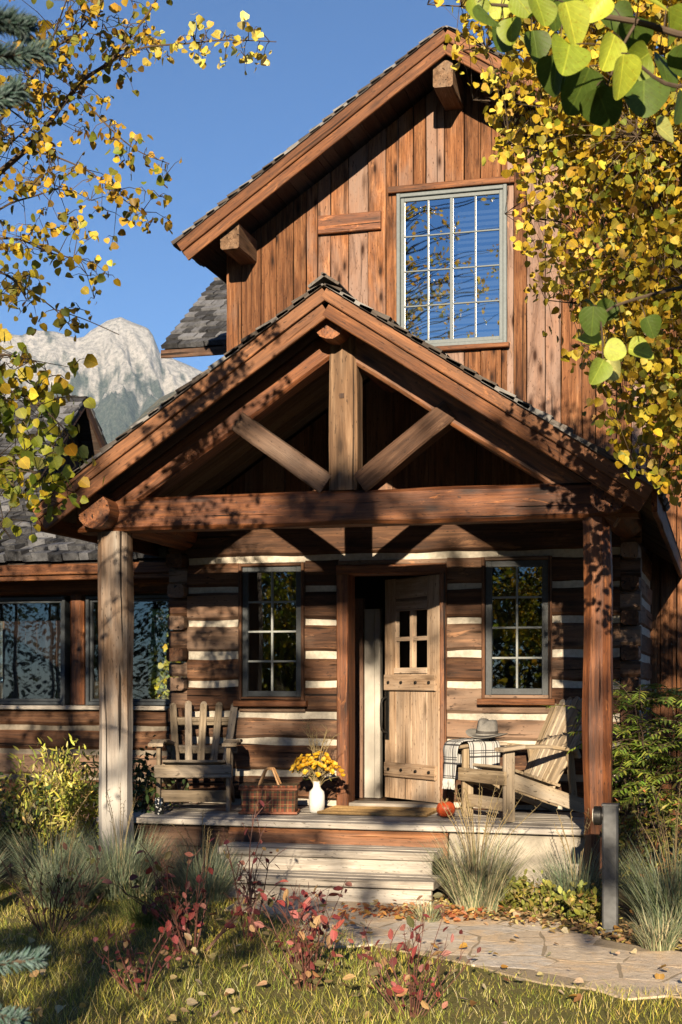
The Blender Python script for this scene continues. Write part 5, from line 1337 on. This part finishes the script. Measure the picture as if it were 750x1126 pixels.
t = empty('cottonwood_tree', (-7.2,-21.5,0), 0, 'tall sparse golden cottonwood standing apart behind the viewpoint', 'tree', 'cottonwoods behind the viewpoint')
mb = MB(); limb_tubes(mb, [(0,0,-.1),(.15,.1,6),(-.1,0,12),(.1,.1,17)], .24, .04, 10); mb.build('trunk', M['bark'], t)
mb = MB(); cr = Crown()
for _ in range(430):
    z = random.uniform(5,17.5); q = Vector((random.gauss(.4,1.7), random.gauss(0,1.2), z)); s_ = Vector((.05,.05,z-random.uniform(.6,1.6)))
    limb_tubes(mb, [s_, s_.lerp(q,.5)+Vector((0,0,.2)), q], .022, .004, 4); cr.spray(q, 9, .22, .11, GOLD+OLIVE)
mb.build('branches', M['twig'], t); cr.build(t)

shrub('willow_bush', 'broad yellow green willow bush behind the viewpoint at left', 'bush', (-6.4,-17.5,0), 5.0, 2.3, 46, 4200, LIME, 'oval', .15, 'twig', .1, stem_r=.025, clump=1.0)

# --- a wood of dark conifers well behind the viewpoint (one mass), mirrored in the panes
pos=[]; dr=[]; nm=[]; mbw = MB()
for i in range(190):
    x = rng.uniform(-60,50); y = rng.uniform(-62,-40)
    if i >= 150: x = rng.uniform(11,34); y = rng.uniform(2,34)
    h_ = rng.uniform(5.5,9.0)*(1.8 if x < -12 and y < 0 else 1.0); r_ = h_*.2; tube(mbw, [(x,y,0),(x,y,h_*.9)], [.12,.02], 5)
    n_ = 900 if x < -12 else 560; t_ = rng.random(n_)**.8; a_ = rng.uniform(0,6.28,n_); rr_ = r_*(1-t_)*(.1+1.1*rng.random(n_))
    pos.append(np.c_[x+np.cos(a_)*rr_, y+np.sin(a_)*rr_, .4+t_*(h_-.4)]); dr.append(np.c_[np.cos(a_), np.sin(a_), -.5+0*a_]); nm.append(np.c_[np.cos(a_)*.5, np.sin(a_)*.5, 1+0*a_])
pos = np.concatenate(pos); n_ = len(pos)
o = leaves('woodland', pos, np.concatenate(dr), np.concatenate(nm), .30*(.4+1.1*rng.random(n_)), pick([((.03,.05,.025),3),((.05,.07,.03),2)], n_), M['leaf'], None, 'oval', .2, .2)
tag(o, 'dark conifer wood around the clearing', 'wood', kind='stuff'); mbw.build('trunks', M['twig'], o)

# --- golden bushes in the back garden, seen through the wing
for i, (px, y, hh, rd, pal, lab) in enumerate(((176,15.0,2.05,1.1,[((.42,.36,.04),3),((.30,.30,.05),2),((.22,.26,.05),2)],'golden leafed bush seen through the wing window'),(150,19.0,4.6,1.9,[((.10,.15,.04),3),((.16,.2,.05),2)],'green tree farther back seen through the wing window'),(196,19.5,4.8,1.9,[((.10,.15,.05),3),((.15,.2,.06),2)],'green tree farthest right seen through the wing window'))):
    p = W(px,760,y); shrub('garden_bush', lab, 'bush', (p.x,p.y,0), hh, rd, 40, 3600, pal, 'aspen', .10, 'twig', .1, stem_r=.02, clump=1.0)

# ================================================================== MOUNTAINS
mc = Vector((_ray(60,748)[0], _ray(60,748)[1], 0)).normalized(); ml = Vector((mc.y,-mc.x,0))
pxs = [-900,-600,-300,-100,-20,0,14,24,36,60,85,92,100,110,118,126,133,140,150,157,163,168,172,176,186,200,225,300,420,600,800,1000,1300]
pys = [520,430,380,350,352,360,368,369,363,365,372,371,364,358,353,350.5,349,352.5,356.5,359,362,369,379,389,393,399,410,440,430,455,500,540,600]
WR_ = 3000.0; NU, NW = 620, 250
us = np.concatenate([np.linspace(-1500,-330,80,endpoint=False), np.linspace(-330,420,440,endpoint=False), np.linspace(420,1500,100)])
wsx = np.concatenate([np.linspace(850,WR_,200), np.linspace(WR_+14,3900,50)])
a_ = (np.array(pxs)-HX)/FPX; th_r = np.arctan2(a_*1.0, 1.0)
ref = math.atan2((60-HX)/FPX, 1.0); tanu = np.tan(th_r-ref)
U, Wm = np.meshgrid(us, wsx); t = np.clip((Wm-850)/(WR_-850), 0, 1)
Rh = np.interp(us/WR_, tanu, [CAM[2]+(HY-py)/FPX*math.cos(th_)*WR_/math.cos(th_-ref) for py, th_ in zip(pys, th_r)])
def fbm(X, Y, s, octv=5, ridged=False, seed=0.0):
    out = np.zeros(X.size); x = X.ravel(); y = Y.ravel()
    for i in range(x.size):
        v = Vector((x[i]*s+seed, y[i]*s, seed)); out[i] = mnoise.ridged_multi_fractal(v, 1.0, 2.1, octv, 1.0, 2.0) if ridged else mnoise.fractal(v, 1.0, 2.1, octv)
    return out.reshape(X.shape)
n1 = fbm(U, Wm*.55, .0045, 6); n2 = fbm(U, Wm*.4, .012, 4, False, 5.0); n3 = fbm(U, Wm, .035, 3, False, 8.0)
n4 = fbm(U, Wm*.5, .016, 5, True, 12.0)
prof = .10*t+.50*t**1.6+.40*t**5
Hm = np.where(Wm <= WR_, Rh[None,:]*prof, Rh[None,:]*(1-((Wm-WR_)/900)**1.1))
amp = (4*t*(1-t))+.03*t
Hm = Hm + (n1*70 + n2*26)*amp*np.where(Wm <= WR_, 1, .6) + n3*9*np.clip(amp+.25, 0, 1)*(Wm<WR_)
keepr = 1-np.exp(-((Wm-WR_)/70.)**2); Hm = Hm + (n4-1.1)*38*np.clip(t*1.2,0,1)*keepr
sp_h = np.interp(us/1500., np.tan(np.arctan2((np.array([-400,-100,60,100,130,165,200,240,320,500,900])-HX)/FPX, 1.)-ref), (HY-np.array([640,590,540,505,475,448,425,402,390,420,560]))/FPX*1500*np.cos(ref))
spur = sp_h[None,:]*np.exp(-((Wm-1500)/330)**2) + n2*14*np.exp(-((Wm-1500)/400)**2)
onspur = spur > Hm; Hm = np.maximum(Hm, spur); Hm = np.maximum(Hm, -2+0*Hm)
rockiness = np.clip((Hm/np.maximum(Rh[None,:],1)-.76)*4.0+.42 + n2*.9+n1*.8, 0, 1)
f1 = fbm(U, Wm*.6, .04, 5, False, 31.0); patch = np.clip((rockiness+f1*.9-.35)*2.2, 0, 1)
dome = (np.abs(U/WR_-np.tan(th_r[16]-ref)) < .034)[...] & (Hm > 668+20*n2)
patch = np.where(dome, 1.0, patch)
rock = np.array([.56,.53,.50]); forest = np.array([.14,.155,.13]); tan_ = np.array([.26,.225,.14])
colr = forest+(rock-forest)*patch[...,None]
sg = np.clip(.75+f1*1.3, 0, 1)[...,None]; colr = np.where(onspur[...,None], forest*1.2+(tan_-forest*1.2)*sg, colr)
pos = np.stack([CAM[0]+mc.x*Wm+ml.x*U, CAM[1]+mc.y*Wm+ml.y*U, Hm], axis=2).reshape(-1,3)
nu, nw = len(us), len(wsx); I = (np.arange(nw-1)[:,None]*nu+np.arange(nu-1)[None,:]).ravel()
k = NT('mountain_side'); c = k.attr('col').outputs['Color']; geo = k.n('ShaderNodeNewGeometry').outputs['Position']
na = k.noise(geo, .09, 7, .8); nb_ = k.noise(k.map(geo, (1,1,.4)), .22, 3, .7)
sepc = k.n('ShaderNodeSeparateColor'); k.l(c, sepc.inputs[0])
tree_ = k.math('MULTIPLY', k.ramp(nb_, [(.48,0),(.56,1)]), k.ramp(k.math('ADD', sepc.outputs[0], k.math('MULTIPLY', k.math('SUBTRACT', na, .5), .35)), [(.22,1),(.42,0)]))
c = k.mix(k.ramp(na, [(.40,.9),(.56,0)]), c, k.mix(1.0, c, (.45,.46,.48), 'MULTIPLY')); c = k.mix(k.math('MULTIPLY', tree_, .6), c, (.055,.075,.055))
M['mountain'] = k.done(k.bsdf(c, .95, na, 1.0, 14.0, .05))
o = np_mesh('mountains', pos, [np.stack([I, I+1, I+nu+1, I+nu], axis=1)], colr.reshape(-1,3), M['mountain'])
o.data.polygons.foreach_set('use_smooth', [True]*len(o.data.polygons)); tag(o, kind='structure')

# haze in the valley air
HAZE = 7e-5
if HAZE:
    bm = bmesh.new(); bmesh.ops.create_cube(bm, size=1.0)
    for v_ in bm.verts: v_.co = Vector((v_.co.x*6400, (v_.co.y+.5)*4500-120, (v_.co.z+.5)*860-1))
    me = bpy.data.meshes.new('haze'); bm.to_mesh(me); bm.free()
    k = NT('haze_air'); pv = k.n('ShaderNodeVolumePrincipled'); pv.inputs['Color'].default_value = (.48,.72,1,1); pv.inputs['Density'].default_value = HAZE; pv.inputs['Anisotropy'].default_value = .0
    k.l(pv.outputs[0], k.out.inputs['Volume']); me.materials.append(k.m)
    tag(link(bpy.data.objects.new('haze', me)), kind='stuff')

# ================================================================== LIGHT, SKY, CAMERA
w = bpy.data.worlds.new('World'); S.world = w; w.use_nodes = True; nt = w.node_tree; bg = nt.nodes['Background']
sky = nt.nodes.new('ShaderNodeTexSky'); sky.sky_type = 'NISHITA'; sky.sun_disc = False; sky.sun_elevation = R(SUN_EL); sky.sun_rotation = R(180-SUN_AZ)
sky.altitude = 1900; sky.air_density = 1.0; sky.dust_density = .0; sky.ozone_density = 6.5
nt.links.new(sky.outputs[0], bg.inputs[0]); bg.inputs[1].default_value = .05
ld = bpy.data.lights.new('sun', 'SUN'); ld.energy = 5.0; ld.angle = R(.53); ld.color = (1.0,.83,.60)
so = bpy.data.objects.new('sun', ld); link(so); so.rotation_euler = TOSUN.to_track_quat('Z', 'Y').to_euler(); so.location = (6,-30,12)
cd = bpy.data.cameras.new('camera'); cam = bpy.data.objects.new('camera', cd); link(cam)
cam.location = CAM; cam.rotation_euler = (R(90), 0, TH); cd.sensor_width = 36; cd.lens = FPX/1126*36; cd.shift_y = (HY-563)/1126; cd.clip_end = 12000; cd.clip_start = .05
cd.dof.use_dof = True; cd.dof.focus_distance = 11.0; cd.dof.aperture_fstop = 20
S.camera = cam
S.view_settings.view_transform = 'Standard'; S.view_settings.look = 'None'; S.view_settings.gamma = 1; S.view_settings.use_curve_mapping = False; S.view_settings.exposure = 1.45
cy = S.cycles; cy.max_bounces = 8; cy.diffuse_bounces = 3; cy.glossy_bounces = 3; cy.transmission_bounces = 4; cy.transparent_max_bounces = 12; cy.volume_bounces = 0
cy.use_denoising = True; cy.caustics_reflective = False; cy.caustics_refractive = False; cy.sample_clamp_indirect = 6
try: cy.denoiser = 'OPENIMAGEDENOISE'; cy.denoising_input_passes = 'RGB_ALBEDO_NORMAL'
except Exception: pass
